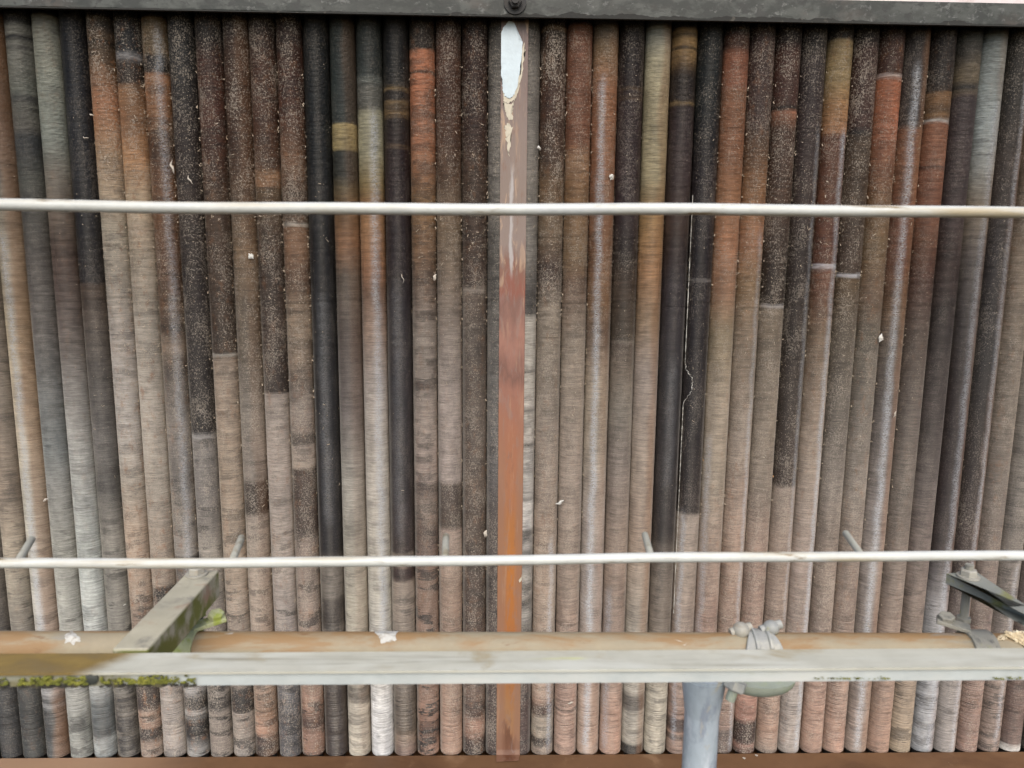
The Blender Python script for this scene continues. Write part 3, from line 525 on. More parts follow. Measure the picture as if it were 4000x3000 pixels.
strip = obj('flat_strip', bm, m_strip, bevel=0.0008)
tag(strip, 'rusty upright flat steel strip with peeling pale paint down the middle of the tubes', 'metal strip')
# flakes of paint still standing on it, as thin sheets
m_paint, _, _ = weathered('old_blue_white_paint', (0.46, 0.55, 0.60), [((0.40, 0.45, 0.45), (10, 10, 5), 0.56, 0.8), ((0.10, 0.10, 0.10), (160, 160, 160), 0.74, 0.77)], 0.4, fine=50)
m_cream, _, _ = weathered('cream_primer', (0.48, 0.44, 0.35), [((0.36, 0.31, 0.25), (50, 50, 30), 0.5, 0.68)], 0.7, fine=80)
def sheet(name, pts, Y, th, mat, parent, rag=0.0015, sub=5):
    """thin flake from photo-traced outline, edge broken up"""
    out = []
    for a, b in zip(pts, pts[1:]+pts[:1]):
        for s in range(sub):
            q = at(a[0]+(b[0]-a[0])*s/sub, a[1]+(b[1]-a[1])*s/sub, Y)
            out.append(q+Vector((random.uniform(-rag, rag), 0, random.uniform(-rag, rag))))
    for q in out: q.x = max(-W+0.0006, min(W-0.0006, q.x))
    bm = bmesh.new()
    f = [bm.verts.new(q) for q in out]; g = [bm.verts.new(q+Vector((0, th, 0))) for q in out]
    bm.faces.new(f)
    for i in range(len(f)): bm.faces.new((f[i], g[i], g[(i+1) % len(f)], f[(i+1) % len(f)]))
    bmesh.ops.triangulate(bm, faces=bm.faces[:])
    return obj(name, bm, mat, parent, smooth=False)
Zc = YS-0.0006
sheet('paint_flake', [(1985,82),(2008,88),(2018,118),(2028,150),(2043,165),(2040,205),(2034,250),(2028,300),(2018,345),(2008,368),(1992,385),(1972,378),(1964,350),(1962,320),(1957,280),(1957,200),(1957,130),(1968,105)], Zc-0.0012, 0.0014, m_paint, strip)
sheet('primer_flake', [(1960,290),(1966,350),(1985,372),(2016,345),(2031,290),(2042,200),(2047,165),(2050,200),(2043,260),(2035,320),(2022,362),(2008,392),(1985,402),(1966,390)], Zc, 0.0008, m_cream, strip, rag=0.0025)
sheet('primer_flake', [(1966,400),(1985,408),(2008,398),(2004,440),(1998,470),(1985,462),(1972,440)], Zc, 0.0008, m_cream, strip, rag=0.003)
sheet('primer_flake', [(1972,486),(1990,480),(2000,500),(1994,560),(1988,610),(1980,560),(1974,520)], Zc, 0.0008, m_cream, strip, rag=0.003)
# scrap of peeled paint clinging low on the strip
sheet('primer_flake', [(2048,2222),(2054,2225),(2042,2262),(2030,2275),(2026,2268),(2038,2250)], Zc-0.002, 0.0008, m_cream, strip, rag=0.0008)

# ------------------------------------------------------------------ rods in front (galvanised, pale)
m_rod, N, c = weathered('pale_rod', (0.50, 0.52, 0.50), [((0.38, 0.33, 0.23), (3, 50, 50), 0.48, 0.70), ((0.20, 0.15, 0.08), (11, 70, 70), 0.60, 0.70), ((0.45, 0.48, 0.50), (5, 30, 30), 0.55, 0.7)], 0.38, fine=30)
m_stub, _, _ = weathered('dull_rod_end', (0.42, 0.42, 0.36), [((0.25, 0.22, 0.15), (30, 30, 30), 0.5, 0.7)], 0.55)
YR = CAM.y+0.85
def rod(name, pa, pb, r, mat, parent=None, wob=0.0):
    bm = bmesh.new(); L = []
    for i in range(41):
        q = pa.lerp(pb, i/40); L.append(q+Vector((0, 0, wob*math.sin(i*0.31)+wob*0.5*math.sin(i*0.83+1))))
    add_tube(bm, L, r, 20)
    return obj(name, bm, mat, parent)
def ext(pa, pb, s=0.35):
    d = (pb-pa)*s; return pa-d, pb+d
pa, pb = ext(at(0, 803, YR), at(4000, 831, YR))
tag(rod('guard_rod', pa, pb, 0.0068, m_rod, wob=0.0011), 'upper white galvanised rod crossing in front of the tubes, no stubs behind it', 'rod', 'white guard rods in front of the tubes')
pa, pb = ext(at(0, 2203, YR), at(4000, 2170, YR))
g2 = rod('guard_rod', pa, pb, 0.0063, m_rod, wob=0.0011)
tag(g2, 'lower white galvanised rod with short stubs pointing back to the tubes', 'rod', 'white guard rods in front of the tubes')
for sx, sy, tx, ty in ((62, 2180, 125, 2122), (905, 2180, 945, 2128), (1738, 2178, 1742, 2124), (2545, 2172, 2518, 2118), (3368, 2162, 3302, 2102)):
    q0 = pa.lerp(pb, (0.35+(sx)/4000)/1.7); q0.y = YR
    tip = at(tx, ty, YR+0.072)
    tip.z = q0.z+0.004
    q0 = Vector((at(sx, 2185, YR).x, YR+0.003, q0.z+0.001))
    bm = bmesh.new(); add_tube(bm, [q0, tip, tip+(tip-q0).normalized()*0.0015], [0.0046, 0.0046, 0.0035], 14)
    obj('stub', bm, m_stub, g2)

# ------------------------------------------------------------------ horizontal scaffold tube
YT = CAM.y+0.975
ta, tb = at(0, 2463, YT), at(4000, 2472, YT)
ca = Vector((ta.x, YT, ta.z-0.0275)); cb = Vector((tb.x, YT, tb.z-0.0275))
m_sc, N, c = weathered('rust_bloomed_tube', (0.30, 0.26, 0.18), [((0.27, 0.17, 0.08), (6, 25, 25), 0.44, 0.62), ((0.24, 0.25, 0.24), (5, 30, 30), 0.58, 0.72), ((0.19, 0.105, 0.05), (14, 40, 40), 0.62, 0.76), ((0.50, 0.50, 0.46), (40, 60, 60), 0.68, 0.74)], 0.6, fine=35)
pa, pb = ext(ca, cb, 0.3)
bm = bmesh.new(); add_tube(bm, [pa.lerp(pb, i/20) for i in range(21)], 0.02415, 40)
tag(obj('scaffold_tube', bm, m_sc), 'horizontal scaffold tube with cream and orange rust behind the pale rail', 'scaffold tube')
def tubepoint(x, y):
    """point on the scaffold tube's skin seen at a photo position"""
    d = ray(x, y).normalized(); e = (cb-ca).normalized()
    o = CAM-ca; dp = d-e*d.dot(e); op = o-e*o.dot(e)
    A, B, C = dp.dot(dp), 2*dp.dot(op), op.dot(op)-0.02415**2
    D = B*B-4*A*C
    t = (-B-math.sqrt(max(D, 0)))/(2*A)
    q = CAM+d*t; c = ca+e*(q-ca).dot(e)
    return q, (q-c).normalized()

# ------------------------------------------------------------------ pale support rail (flat capped channel)
YF = CAM.y+0.757                            # front edge
fa, fb = at(0, 2630, YF), at(4000, 2605, YF)
pa, pb = ext(fa, fb, 0.3)
rail = empty('support_rail', (pa+pb)/2)
tag(rail, 'pale galvanised flat rail in front of the scaffold tube, mossy at its left end', 'rail')
m_rail, N, c = weathered('chalky_galvanised', (0.43, 0.43, 0.37), [((0.50, 0.51, 0.46), (5, 20, 20), 0.45, 0.7), ((0.26, 0.25, 0.20), (4, 60, 60), 0.54, 0.76), ((0.33, 0.29, 0.20), (9, 18, 18), 0.55, 0.72), ((0.50, 0.52, 0.22), (5, 30, 30), 0.68, 0.82), ((0.2, 0.19, 0.16), (60, 90, 90), 0.72, 0.76)], 0.5, fine=25)
p = N.xyz(N.obj())
xl = at(370, 2590, YF).x-((pa+pb)/2).x
fn = N.noise(N.obj((14, 30, 14), (4, 4, 4)), 1.0, 5, 0.6)
e_ = N.m('ADD', N.m('MULTIPLY_ADD', N.m('SUBTRACT', fn, 0.5), 0.05, p[0]), N.m('MULTIPLY', p[1], -0.9))
x3 = at(340, 2590, YF).x
k = N.m('MULTIPLY', N.step(e_, x3+0.97+0.02, x3+0.97-0.02), N.m('MULTIPLY_ADD', fn, 0.5, 0.72), clamp=True)
brown = N.mix(N.step(fn, 0.35, 0.65), (0.13, 0.082, 0.016), (0.22, 0.155, 0.05))
N.fin(N.mix(k, c, brown), 0.55)
m_web, _, _ = weathered('blue_grey_galvanised', (0.42, 0.46, 0.46), [((0.50, 0.52, 0.50), (4, 20, 20), 0.5, 0.7), ((0.40, 0.42, 0.36), (9, 30, 30), 0.62, 0.76)], 0.45, fine=30)
mw = NT.__new__(NT)
for side_m in (m_web,):
    mw.t = side_m.node_tree; mw.b = [q for q in mw.t.nodes if q.type == 'BSDF_PRINCIPLED'][0]
    src_ = mw.b.inputs['Base Color'].links[0].from_socket
    fx = mw.noise(mw.obj((18, 30, 60), (2, 2, 2)), 1.0, 5, 0.65)
    px_ = mw.m('MULTIPLY_ADD', mw.m('SUBTRACT', fx, 0.5), 0.25, mw.xyz(mw.obj())[0])
    mw.l(mw.mix(mw.m('MULTIPLY', mw.step(px_, at(720, 2650, YF).x, at(420, 2650, YF).x), mw.m('MULTIPLY_ADD', fx, 1.2, 0.1), clamp=True), src_, (0.13, 0.11, 0.035)), mw.b.inputs['Base Color'])
bm = bmesh.new()
add_prism(bm, pa, pb, [(0.0, -0.003), (0.0, 0.0), (0.042, 0.0), (0.042, -0.003)])
obj('top_plate', bm, m_rail, rail, smooth=False)
bm = bmesh.new()
hf = 0.0185
add_prism(bm, pa, pb, [(0.003, -0.0042), (0.003, -hf), (0.006, -hf), (0.006, -0.0062), (0.036, -0.0062), (0.036, -0.0205), (0.039, -0.0205), (0.039, -0.0042)])
obj('channel', bm, m_web, rail, smooth=False, bevel=0.0006)
for x in (360, 612):
    q = at(x, 2648, YF+0.003); bm = bmesh.new(); add_tube(bm, [q+Vector((0, 0.003, 0)), q+Vector((0, -0.002, 0)), q+Vector((0, -0.003, 0))], [0.0075, 0.0075, 0.006], 20)
    obj('bolt_head', bm, m_bar, rail)

# moss cushions along the rail's lower lip
m_moss, _, _ = weathered('moss', (0.12, 0.13, 0.018), [((0.22, 0.22, 0.035), (90, 90, 90), 0.45, 0.62), ((0.05, 0.045, 0.02), (70, 70, 70), 0.56, 0.68), ((0.38, 0.36, 0.2), (120, 120, 120), 0.62, 0.7)], 0.9, bump=0.002, fine=300)
m_soil, _, _ = weathered('black_moss_soil', (0.03, 0.028, 0.022), [((0.09, 0.08, 0.04), (90, 90, 90), 0.5, 0.65)], 0.95, fine=200)
def blob(bm, c, r, sq=(1, 1, 1), n=1, jit=0.2):
    t = bmesh.ops.create_icosphere(bm, subdivisions=n, radius=1.0)
    for v in t['verts']:
        d = v.co.normalized()
        v.co = c+Vector((d.x*r*sq[0], d.y*r*sq[1], d.z*r*sq[2]))*random.uniform(1-jit, 1+jit)
bm = bmesh.new(); bs = bmesh.new()
for seg, cnt in (((-200, 30), 80), ((70, 200), 50), ((130, 340), 95), ((390, 560), 45), ((540, 690), 85), ((690, 770), 12), ((3180, 3480), 60), ((3880, 4150), 70)):
    for _ in range(cnt):
        x = random.uniform(*seg); u = random.random()
        left = x < 1000
        y = 2676-10*x/1000 if left else 2653
        y -= (abs(random.gauss(0, 13)) if left else abs(random.gauss(0, 4)))
        q = at(x, max(y, 2640), YF+0.0005)
        blob(bm, q, random.uniform(0.0008, 0.0026)*(1 if left else 0.5), (1.2, 0.9, 0.8))
        if left and u < 0.6:
            q2 = at(x, 2682-10*x/1000+random.uniform(-4, 5), YF+0.002); blob(bs, q2, random.uniform(0.0012, 0.003), (1.4, 1, 0.6))
tag(obj('moss', bm, m_moss, smooth=True), 'yellow green moss on the lower lip of the pale rail', 'moss', kind='stuff')
tag(obj('moss_soil', bs, m_soil, smooth=True), 'black crumbs of soil hanging under the moss on the rail', 'soil', kind='stuff')

# ------------------------------------------------------------------ brackets, rods and pipe clamps
m_brL, N, c = weathered('stained_strut', (0.38, 0.36, 0.28), [((0.19, 0.185, 0.16), (22, 22, 22), 0.50, 0.70), ((0.55, 0.53, 0.46), (14, 14, 30), 0.6, 0.75), ((0.30, 0.20, 0.14), (16, 16, 16), 0.54, 0.72)], 0.55, fine=40)
nrm = N.t.nodes.new('ShaderNodeNewGeometry'); gn = N.noise(N.obj((25, 25, 25), (5, 5, 5)), 1.0, 4, 0.6)
nx = N.xyz(nrm.outputs['True Normal'])
N.fin(N.mix(N.m('MULTIPLY', N.step(nx[2], 0.5, 0.2), N.step(gn, 0.36, 0.56)), c, (0.13, 0.145, 0.03)), 0.6)
m_brR, _, _ = weathered('dark_mossy_strut', (0.22, 0.23, 0.205), [((0.20, 0.20, 0.08), (20, 20, 20), 0.52, 0.66), ((0.38, 0.37, 0.28), (16, 16, 16), 0.64, 0.76), ((0.04, 0.04, 0.035), (22, 22, 22), 0.6, 0.72)], 0.7, fine=50)
m_bolt, _, _ = weathered('galvanised_bolt', (0.33, 0.32, 0.28), [((0.30, 0.26, 0.2), (60, 60, 60), 0.5, 0.7)], 0.5, fine=80)
m_clG, _, _ = weathered('mossy_clamp', (0.40, 0.43, 0.25), [((0.30, 0.36, 0.07), (50, 50, 50), 0.46, 0.62), ((0.62, 0.62, 0.54), (60, 60, 60), 0.6, 0.72), ((0.10, 0.11, 0.05), (70, 70, 70), 0.62, 0.72)], 0.75, bump=0.0015, fine=120)
m_clD, _, _ = weathered('dull_grey_clamp', (0.26, 0.255, 0.22), [((0.28, 0.31, 0.10), (30, 30, 30), 0.56, 0.7), ((0.12, 0.12, 0.11), (40, 40, 40), 0.55, 0.7)], 0.7, fine=90)
Zr = (fa.z+fb.z)/2
def plane_at(x, y, z):
    d = ray(x, y); return CAM+d*((z-CAM.z)/d.z)
def bracket(label, nearL, nearR, farL, farR, boltxy, mat, thick, closed):
    zt = Zr-0.0005
    n0, n1, f0, f1 = [plane_at(*q, zt) for q in (nearL, nearR, farL, farR)]
    r = empty('strut_bracket', (n0+f1)/2); tag(r, label, 'bracket', 'strut brackets reaching back to the tubes')
    dn = Vector((0, 0, -thick))
    bm = bmesh.new()
    if closed:
        vs = [bm.verts.new(q) for q in (n0, n1, f1, f0)]; ws = [bm.verts.new(q+dn) for q in (n0, n1, f1, f0)]
        for i in range(4): bm.faces.new((vs[i], ws[i], ws[(i+1) % 4], vs[(i+1) % 4]))
        bm.faces.new(vs); bm.faces.new(ws)
    o = obj('strut', bm, mat, r, smooth=False, bevel=0.0025)
    b = plane_at(*boltxy, zt)
    bm = bmesh.new(); add_tube(bm, [b+Vector((0, 0, 0.0005)), b+Vector((0, 0, 0.003))], 0.0155, 26); obj('washer', bm, m_bolt, r)
    bm = bmesh.new(); add_hex(bm, b+Vector((0, 0, 0.0032)), Vector((0, 0, 1)), 0.0118, 0.0095); obj('nut', bm, m_bolt, r)
    # threaded rod with real ridges
    bm = bmesh.new(); pts = []; rr = []
    zz = b.z+0.021; i = 0; zend = Zr-0.10
    while zz > zend:
        pts.append(Vector((b.x, b.y, zz))); rr.append(0.0062 if i % 2 else 0.0052); zz -= 0.0009; i += 1
    add_tube(bm, pts, rr, 16); obj('threaded_rod', bm, m_clD, r)
    return b
bL_ = bracket('stained hollow square strut sloping up left of centre, greenish on its side', (437, 2535), (578, 2535), (742, 2222), (856, 2226), (768, 2246), m_brL, 0.041, True)
bR_ = bracket('dark mossy strut coming in from the right edge with a bolt on its end', (4020, 2372), (4260, 2535), (3697, 2240), (3812, 2232), (3782, 2255), m_brR, 0.016, True)
def clamp(label, b, mat, earside, w=0.030):
    ax = (cb-ca).normalized()
    t = (b.x-ca.x)/(cb.x-ca.x); c = ca.lerp(cb, t)
    r = empty('pipe_clamp', c); tag(r, label, 'pipe clamp', 'pipe clamps holding the scaffold tube')
    bm = bmesh.new(); add_band(bm, c, ax, 0.0244, 0.0292, w, rad(-60), rad(150), 34); obj('band', bm, mat, r, bevel=0.0008)
    # ear standing off the back with its own bolt
    bm = bmesh.new()
    e0 = c+Vector((earside*w*0.2, 0.008, 0.0285)); e1_ = c+Vector((earside*0.045, 0.03, 0.034))
    add_prism(bm, e0, e1_, [(-0.012, -0.003), (0.012, -0.003), (0.012, 0.003), (-0.012, 0.003)], 3)
    obj('ear', bm, mat, r, smooth=False, bevel=0.0012)
    q = e0.lerp(e1_, 0.72)
    bm = bmesh.new(); add_hex(bm, q+Vector((0, 0, 0.004)), Vector((earside*0.1, -0.2, 1)), 0.0115, 0.008); obj('bolt', bm, mat, r)
    bm = bmesh.new(); add_hex(bm, Vector((b.x, b.y, c.z+0.0285)), Vector((0, 0, 1)), 0.0105, 0.007); obj('nut', bm, mat, r)
clamp('green mossy clamp on the scaffold tube under the left strut', bL_, m_clG, 1)
clamp('grey clamp on the scaffold tube under the dark right strut', bR_, m_clD, -1, 0.036)

# ------------------------------------------------------------------ upright pole and swivel coupler
YP = YT-0.056
pc = at(2736, 2890, YP)
m_pole, N, c = weathered('blue_grey_pole', (0.36, 0.42, 0.47), [((0.47, 0.52, 0.57), (30, 30, 8), 0.46, 0.62), ((0.25, 0.29, 0.35), (34, 34, 14), 0.52, 0.70), ((0.40, 0.39, 0.34), (40, 40, 20), 0.6, 0.72), ((0.30, 0.31, 0.33), (60, 60, 60), 0.68, 0.76)], 0.5, fine=45)
bm = bmesh.new(); zt = at(2736, 2640, YP).z
add_tube(bm, [Vector((pc.x, YP, z)) for z in (zt, zt-0.3, zt-0.8, zt-1.6)], 0.0238, 40)
pole = obj('scaffold_pole', bm, m_pole); tag(pole, 'upright blue grey galvanised pole standing under the rail at the bottom right', 'pole')
bm = bmesh.new()
zs = at(2736, 2740, YP-0.024).z
add_tube(bm, [Vector((pc.x, YP, z)) for z in (zt+0.002, zs+0.03, zs+0.012, zs-0.012, zs-0.03)], [0.0315, 0.0312, 0.0295, 0.0262, 0.0243], 40)
obj('sleeve', bm, m_pole, pole)
m_cp, _, _ = weathered('zinc_coupler', (0.30, 0.31, 0.30), [((0.40, 0.40, 0.36), (30, 30, 30), 0.5, 0.66), ((0.36, 0.36, 0.22), (24, 24, 24), 0.6, 0.74), ((0.25, 0.26, 0.26), (40, 40, 40), 0.6, 0.72)], 0.5, fine=70)
m_cpg, _, _ = weathered('greenish_coupler', (0.36, 0.40, 0.33), [((0.36, 0.41, 0.28), (40, 40, 40), 0.5, 0.66), ((0.58, 0.60, 0.56), (30, 30, 30), 0.58, 0.7)], 0.55, fine=70)
t = (at(2965, 2480, YT).x-ca.x)/(cb.x-ca.x); cc = ca.lerp(cb, t); ax = (cb-ca).normalized()
cp = empty('swivel_coupler', cc); tag(cp, 'forged coupler with bolts clamping the scaffold tube beside the upright pole', 'scaffold coupler')
bm = bmesh.new(); add_band(bm, cc, ax, 0.0244, 0.0300, 0.030, rad(-80), rad(160), 34, flare=0.9)
obj('clamp_half', bm, m_cp, cp, bevel=0.001)
bm = bmesh.new()
for s in (-1, 1):                            # raised cheek ribs
    add_band(bm, cc+ax*0.010*s, ax, 0.0295, 0.0335, 0.0045, rad(-20), rad(60), 14, flare=0.4)
obj('rib', bm, m_cp, cp, bevel=0.0012)
for (x, y, s, mt) in ((2895, 2462, 0.0125, m_bolt), (3012, 2452, 0.0115, m_cp)):
    q = at(x, y, YT+0.004)
    bm = bmesh.new(); blob(bm, q, s, (1.0, 1.05, 0.95), 3, 0.025); add_tube(bm, [q+Vector((-0.016, 0.0, -0.004)), q+Vector((0.016, 0.004, 0.004))], 0.0066, 14)
    obj('hinge_nut', bm, mt, cp)
# body between tube and pole: two flats reaching forward under the rail
bm = bmesh.new()
q = at(2970, 2690, YT-0.052)
rings = []
for i in range(9):
    a = i/8*math.pi/2
    rr = (0.048*math.cos(a)**0.8, 0.026*math.cos(a)); zz = -0.024*math.sin(a)
    rings.append([bm.verts.new(q+Vector((math.cos(2*math.pi*k/32)*max(rr[0], .002), math.sin(2*math.pi*k/32)*max(rr[1], .002), zz+0.016))) for k in range(32)])
for a, b in zip(rings, rings[1:]):
    for k in range(32): bm.faces.new((a[k], a[(k+1) % 32], b[(k+1) % 32], b[k]))
bm.faces.new(rings[0]); bm.faces.new(rings[-1][::-1])
obj('cup', bm, m_cpg, cp)
bm = bmesh.new(); add_box(bm, (cc+q)/2+Vector((0, 0, -0.004)), (0.03, 0.045, 0.022)); obj('web', bm, m_cp, cp, smooth=False, bevel=0.003)
q0 = at(2875, 2668, YP-0.03); q1 = at(2850, 2738, YP-0.035)
dv = (q1-q0).normalized()
bm = bmesh.new(); add_hex(bm, q0-dv*0.004, dv, 0.0150, 0.014); obj('nut', bm, m_cp, cp)
bm = bmesh.new(); add_tube(bm, [q0-dv*0.03, q1-dv*0.002, q1], [0.0066, 0.0066, 0.0055], 16); obj('bolt', bm, m_cpg, cp)

# ------------------------------------------------------------------ droppings, feathers, fluff
m_white, _, _ = weathered('chalk_white', (0.52, 0.52, 0.49), [((0.34, 0.31, 0.26), (120, 120, 120), 0.48, 0.66)], 0.8, fine=150)
m_feath, _, _ = weathered('feather_cream', (0.44, 0.40, 0.34), [((0.28, 0.25, 0.20), (150, 150, 150), 0.55, 0.7)], 0.8, fine=200)
def splat(name, label, x, y, r, mat, arms=11, onpipe=True, sq=0.75):
    bm = bmesh.new()
    n = 72; base = []
    ph = [random.uniform(0, 6.28) for _ in range(arms)]; ln = [random.uniform(0.25, 1.0) for _ in range(arms)]
    for i in range(n):
        a = 2*math.pi*i/n
        R = 0.6+random.uniform(-.06, .06)+sum(l*math.exp(-((((a-p_+math.pi) % (2*math.pi))-math.pi)/0.22)**2) for p_, l in zip(ph, ln))*0.33
        base.append((x+math.cos(a)*r*R, y+math.sin(a)*r*R*sq))
    vs = []
    for (px_, py_) in base:
        if onpipe:
            q, nn = tubepoint(px_, max(py_, 2466)); vs.append((q+nn*0.0004, q+nn*0.0002))
        else:
            q = at(px_, py_, -0.0312); vs.append((q, q+Vector((0, 0.001, 0))))
    if onpipe: q, nn = tubepoint(x, y); top = q+nn*0.003
    else: top = at(x, y, -0.034)
    ct = bm.verts.new(top)
    o1 = [bm.verts.new(v[0]) for v in vs]
    inner = [bm.verts.new(v[0].lerp(top, 0.55)+(top-v[0])*0.05) for v in vs]
    for i in range(n):
        j = (i+1) % n
        bm.faces.new((o1[i], o1[j], inner[j], inner[i])); bm.faces.new((inner[i], inner[j], ct))
    tag(obj(name, bm, mat), label, 'bird dropping')
splat('bird_dropping', 'star shaped white bird dropping on the scaffold tube left of the rusty strip', 1512, 2482, 58, m_white, 13)
splat('bird_dropping', 'white smear of bird dropping on the scaffold tube at its left end', 278, 2490, 42, m_white, 7)
splat('bird_dropping', 'round white dropping high on a brown tube, left of centre', 980, 1001, 17, m_white, 6, False, 0.85)
splat('bird_dropping', 'small white dropping on a tube at the upper right', 3441, 1320, 14, m_white, 5, False, 1.4)
splat('bird_dropping', 'tiny white dropping beside the pale run on an orange tube', 2390, 690, 12, m_white, 5, False, 1.5)

def feather(label, x, y, L, W_, angd, mat=None, curve=0.15, Y=-0.0345, shaft=True):
    bm = bmesh.new(); n = 12
    c = at(x, y, Y); s = (at(x+1, y, Y)-c).length; L *= s; W_ *= s
    a = rad(angd); d = Vector((math.cos(a), 0, -math.sin(a))); u = Vector((math.sin(a), 0, math.cos(a)))
    rows = []
    for i in range(n+1):
        t = i/n-0.5
        wd = 0.75*W_*(math.sin(math.pi*min(1, (i/n)*0.92+0.04)))**0.7
        q = c+d*L*t+u*L*curve*0.45*(t*t*4-0.5)+u*L*0.05*math.sin(t*9)+Vector((0, -0.004*(1-4*t*t), 0))
        rows.append([bm.verts.new(q-u*wd/2+Vector((0, 0.0012, 0))), bm.verts.new(q+Vector((0, -0.0006, 0))), bm.verts.new(q+u*wd/2+Vector((0, 0.0012, 0))), bm.verts.new(q+Vector((0, 0.0015, 0)))])
    for r0, r1 in zip(rows, rows[1:]):
        for k in range(4): bm.faces.new((r0[k], r0[(k+1) % 4], r1[(k+1) % 4], r1[k]))
    bm.faces.new(rows[0]); bm.faces.new(rows[-1][::-1])
    tag(obj('feather', bm, mat or m_feath), label, 'feather', 'small feathers caught in the fins')
feather('pale curled feather on a mottled orange tube above the upper rod', 674, 652, 52, 12, 80)
feather('thin slanted feather on a dark tube above the upper rod', 742, 702, 36, 9, 60)
feather('small white feather on the dark gap at the upper left', 358, 449, 16, 9, 20)
feather('wispy white feather on the black tube at the upper left', 335, 538, 22, 6, 10, curve=0.4)
feather('curved white quill on a black tube below the upper rod', 1572, 1088, 40, 5, 75, curve=-0.3)
feather('white tuft between two dusty tubes below the upper rod', 1699, 1084, 28, 15, 100)
feather('fluffy white feather caught low in a gap right of the strip', 2187, 1962, 34, 16, -30, m_white)
feather('white downy scrap at the left of that gap right of the strip', 2106, 578, 20, 14, 60, m_white)
feather('small comb-like feather on the pale tube at the lower left', 178, 1953, 24, 12, 150)
feather('tiny white fleck on a grey brown tube above the rusty scaffold tube', 487, 2362, 12, 6, 150, m_white)
feather('white scrap lying low on the fawn tube above the header', 2228, 2745, 22, 12, 160, m_feath)
feather('slim feather in a gap at the upper right', 3495, 1618, 26, 8, 105)
feather('brown fluff in the black slit left of the strip', 1897, 2085, 30, 18, 95)
for lab, x, y in (('small pale leaf scrap on the brown header, the left of two', 2906, 2962), ('small pale leaf scrap on the brown header, the right of two', 2954, 2951)):
    c = plane_at(x, y, Z_HEAD+0.001)
    bm = bmesh.new(); pr = [(-0.0045, 0.0004), (0, 0.003), (0.005, -0.0003), (0.0005, -0.003)]
    v0 = [bm.verts.new(c+Vector((a, b*1.6, 0.0006+abs(a)*0.2))) for a, b in pr]; v1 = [bm.verts.new(c+Vector((a, b*1.6, abs(a)*0.2))) for a, b in pr]
    for i in range(4): bm.faces.new((v0[i], v1[i], v1[(i+1) % 4], v0[(i+1) % 4]))
    bm.faces.new(v0); bm.faces.new(v1[::-1])
    tag(obj('leaf_scrap', bm, m_feath, smooth=False), lab, 'leaf')
# wood shavings on the right end of the scaffold tube
m_shav, _, _ = weathered('pale_shavings', (0.68, 0.57, 0.38), [((0.80, 0.72, 0.55), (80, 80, 80), 0.5, 0.65), ((0.4, 0.3, 0.17), (90, 90, 90), 0.62, 0.72)], 0.85, fine=120)
bm = bmesh.new()
for _ in range(420):
    u = random.random(); x = 3925+u*190; y = random.uniform(2470, 2480+62*min(1, u*1.5+0.1))
    q, nn = tubepoint(x, max(y, 2475))
    rot = Euler((random.uniform(-.6, .6), random.uniform(-.6, .6), random.uniform(0, 6.28))).to_matrix()
    rot = nn.to_track_quat('Z', 'Y').to_matrix() @ rot
    add_box(bm, q+nn*random.uniform(0.0005, 0.003), (random.uniform(0.003, 0.007), random.uniform(0.0015, 0.004), 0.0008), rot)
for _ in range(9):
    q, nn = tubepoint(random.uniform(3895, 3935), random.uniform(2482, 2500))
    add_box(bm, q+nn*0.001, (0.014, 0.0012, 0.0008), nn.to_track_quat('Z', 'Y').to_matrix() @ Euler((0, 0, random.uniform(0, 1))).to_matrix())
tag(obj('wood_shavings', bm, m_shav, smooth=False), 'cream crumbly wood shavings heaped on the right end of the scaffold tube', 'shavings', kind='stuff')

# thin crooked white salt line down one black tube
X7 = 7.5*P
line = [(2708,760),(2692,1000),(2681,1110),(2675,1240),(2670,1385),(2684,1445),(2704,1482),(2702,1518),(2669,1590),(2660,1693),(2654,1783),(2645,1904),(2642,1994),(2632,2100),(2622,2250),(2614,2420)]
bm = bmesh.new(); pts = []
for (xa, ya), (xb, yb) in zip(line, line[1:]):
    for s in range(10):
        x = xa+(xb-xa)*s/10+random.uniform(-3, 3); y = ya+(yb-ya)*s/10
        q = at(x, y, -0.025); q.x = max(X7-0.0285, min(X7+0.0285, q.x))
        q.y = -math.sqrt(max(0.0316**2-(q.x-X7)**2, 1e-6)); pts.append(q)
add_tube(bm, pts, [random.choice((0.0002, 0.0004, 0.0007, 0.0011)) for _ in pts], 6)
tag(obj('salt_line', bm, m_white, smooth=False), 'thin crooked white crust line running down the black tube right of the strip', 'stain')

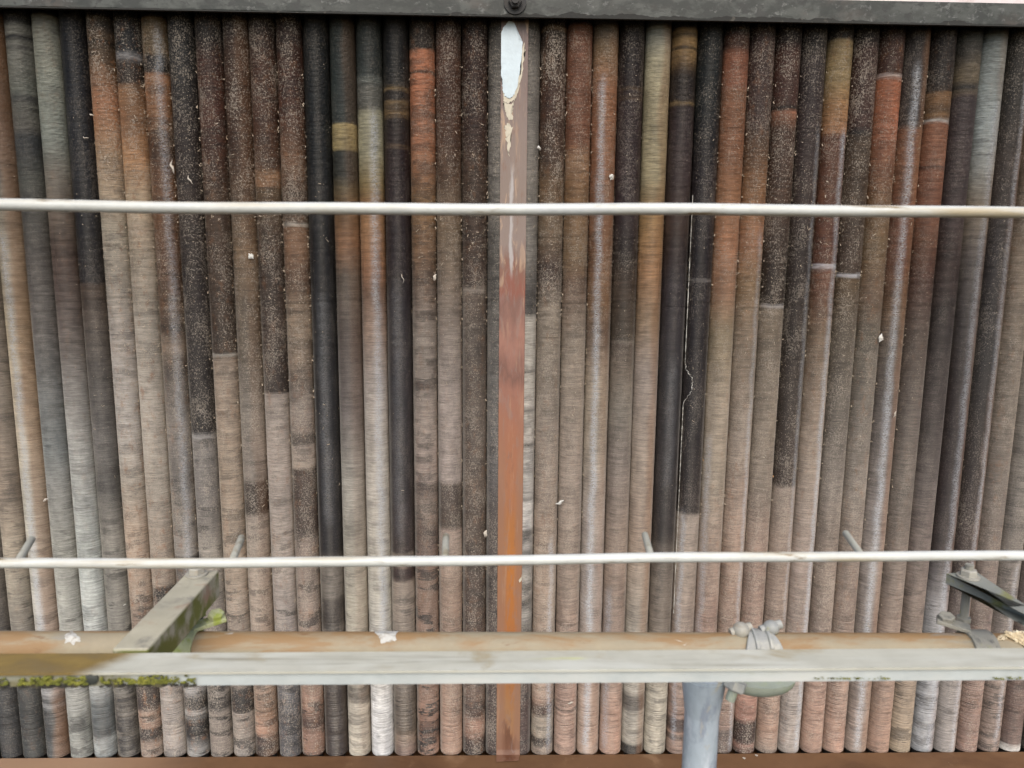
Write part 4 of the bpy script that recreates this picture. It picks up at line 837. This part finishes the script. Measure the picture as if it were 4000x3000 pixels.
# dust flecks and fibres on the dirty tubes
m_dust, _, _ = weathered('dust_fluff', (0.36, 0.30, 0.23), [((0.48, 0.43, 0.35), (200, 200, 200), 0.5, 0.65), ((0.40, 0.22, 0.10), (30, 30, 30), 0.62, 0.72)], 0.9, fine=300)
bm = bmesh.new()
dirty = {'L15': 3, 'L14': 3.2, 'L13': 2, 'L12': 1.5, 'L11': 1.8, 'L10': 1.9, 'L9': 2, 'L8': 2.2, 'L3': 0.9, 'L2': 1.7, 'L1': 1.6, 'L0': 1, 'R0': 1, 'R1': 2.4, 'R2': 1.4, 'R3': 1, 'R4': 0.5, 'R8': 1, 'R9': 1.6, 'R10': 1.9, 'R11': 1.2, 'R12': 1.1, 'R13': 1.9, 'R14': 1.8, 'R15': 0.9, 'R16': 0.5, 'R19': 0.7, 'R20': 1.2, 'L7': 0.25, 'L16': 0.2, 'L4': 0.2, 'R7': 0.4, 'R6': 0.15, 'L17': 0.1, 'L19': 0.15}
for key, amt in dirty.items():
    k = int(key[1:]); X = (-1 if key[0] == 'L' else 1)*(k+0.5)*P
    for _ in range(int(amt*300)):
        z = random.choice((random.uniform(-1.2, 0.52), random.triangular(-0.6, 0.5, 0.1)))
        # more of it sits in the valley at one flank
        a = random.gauss(-math.pi/2+0.35, 0.7) if random.random() < 0.75 else random.choice((-0.25, -2.9))+random.gauss(0, 0.12)
        if not -math.pi < a < 0: continue
        rr = R_FIN+random.uniform(0, 0.0012)
        q = Vector((X+math.cos(a)*rr, math.sin(a)*rr, z)); nn = Vector((math.cos(a), math.sin(a), 0))
        rot = nn.to_track_quat('Z', 'Y').to_matrix() @ Euler((random.uniform(-.5, .5), random.uniform(-.5, .5), random.uniform(0, 6.28))).to_matrix()
        L = random.uniform(0.0010, 0.0030) if random.random() < 0.94 else random.uniform(0.004, 0.009)
        add_box(bm, q, (L, min(L*0.5, 0.0016)*random.uniform(0.4, 1), 0.0005), rot)
# cobwebby fluff lodged in the slits
for kx in list(range(-15, -7))+[-3, -2, -1, 1, 2, 3]+list(range(8, 17)):
    for _ in range(42):
        z = random.uniform(-0.9, 0.5)
        q = Vector((kx*P+random.gauss(0, 0.0016), -random.uniform(0.004, 0.016), z))
        add_box(bm, q, (random.uniform(0.0008, 0.0022), 0.001, random.uniform(0.001, 0.006)), Euler((0, random.uniform(-.6, .6), 0)).to_matrix())
tag(obj('dust_fluff', bm, m_dust, smooth=False), 'pale dust flecks and fibres stuck to the fins of the dirty tubes', 'dust', kind='stuff')
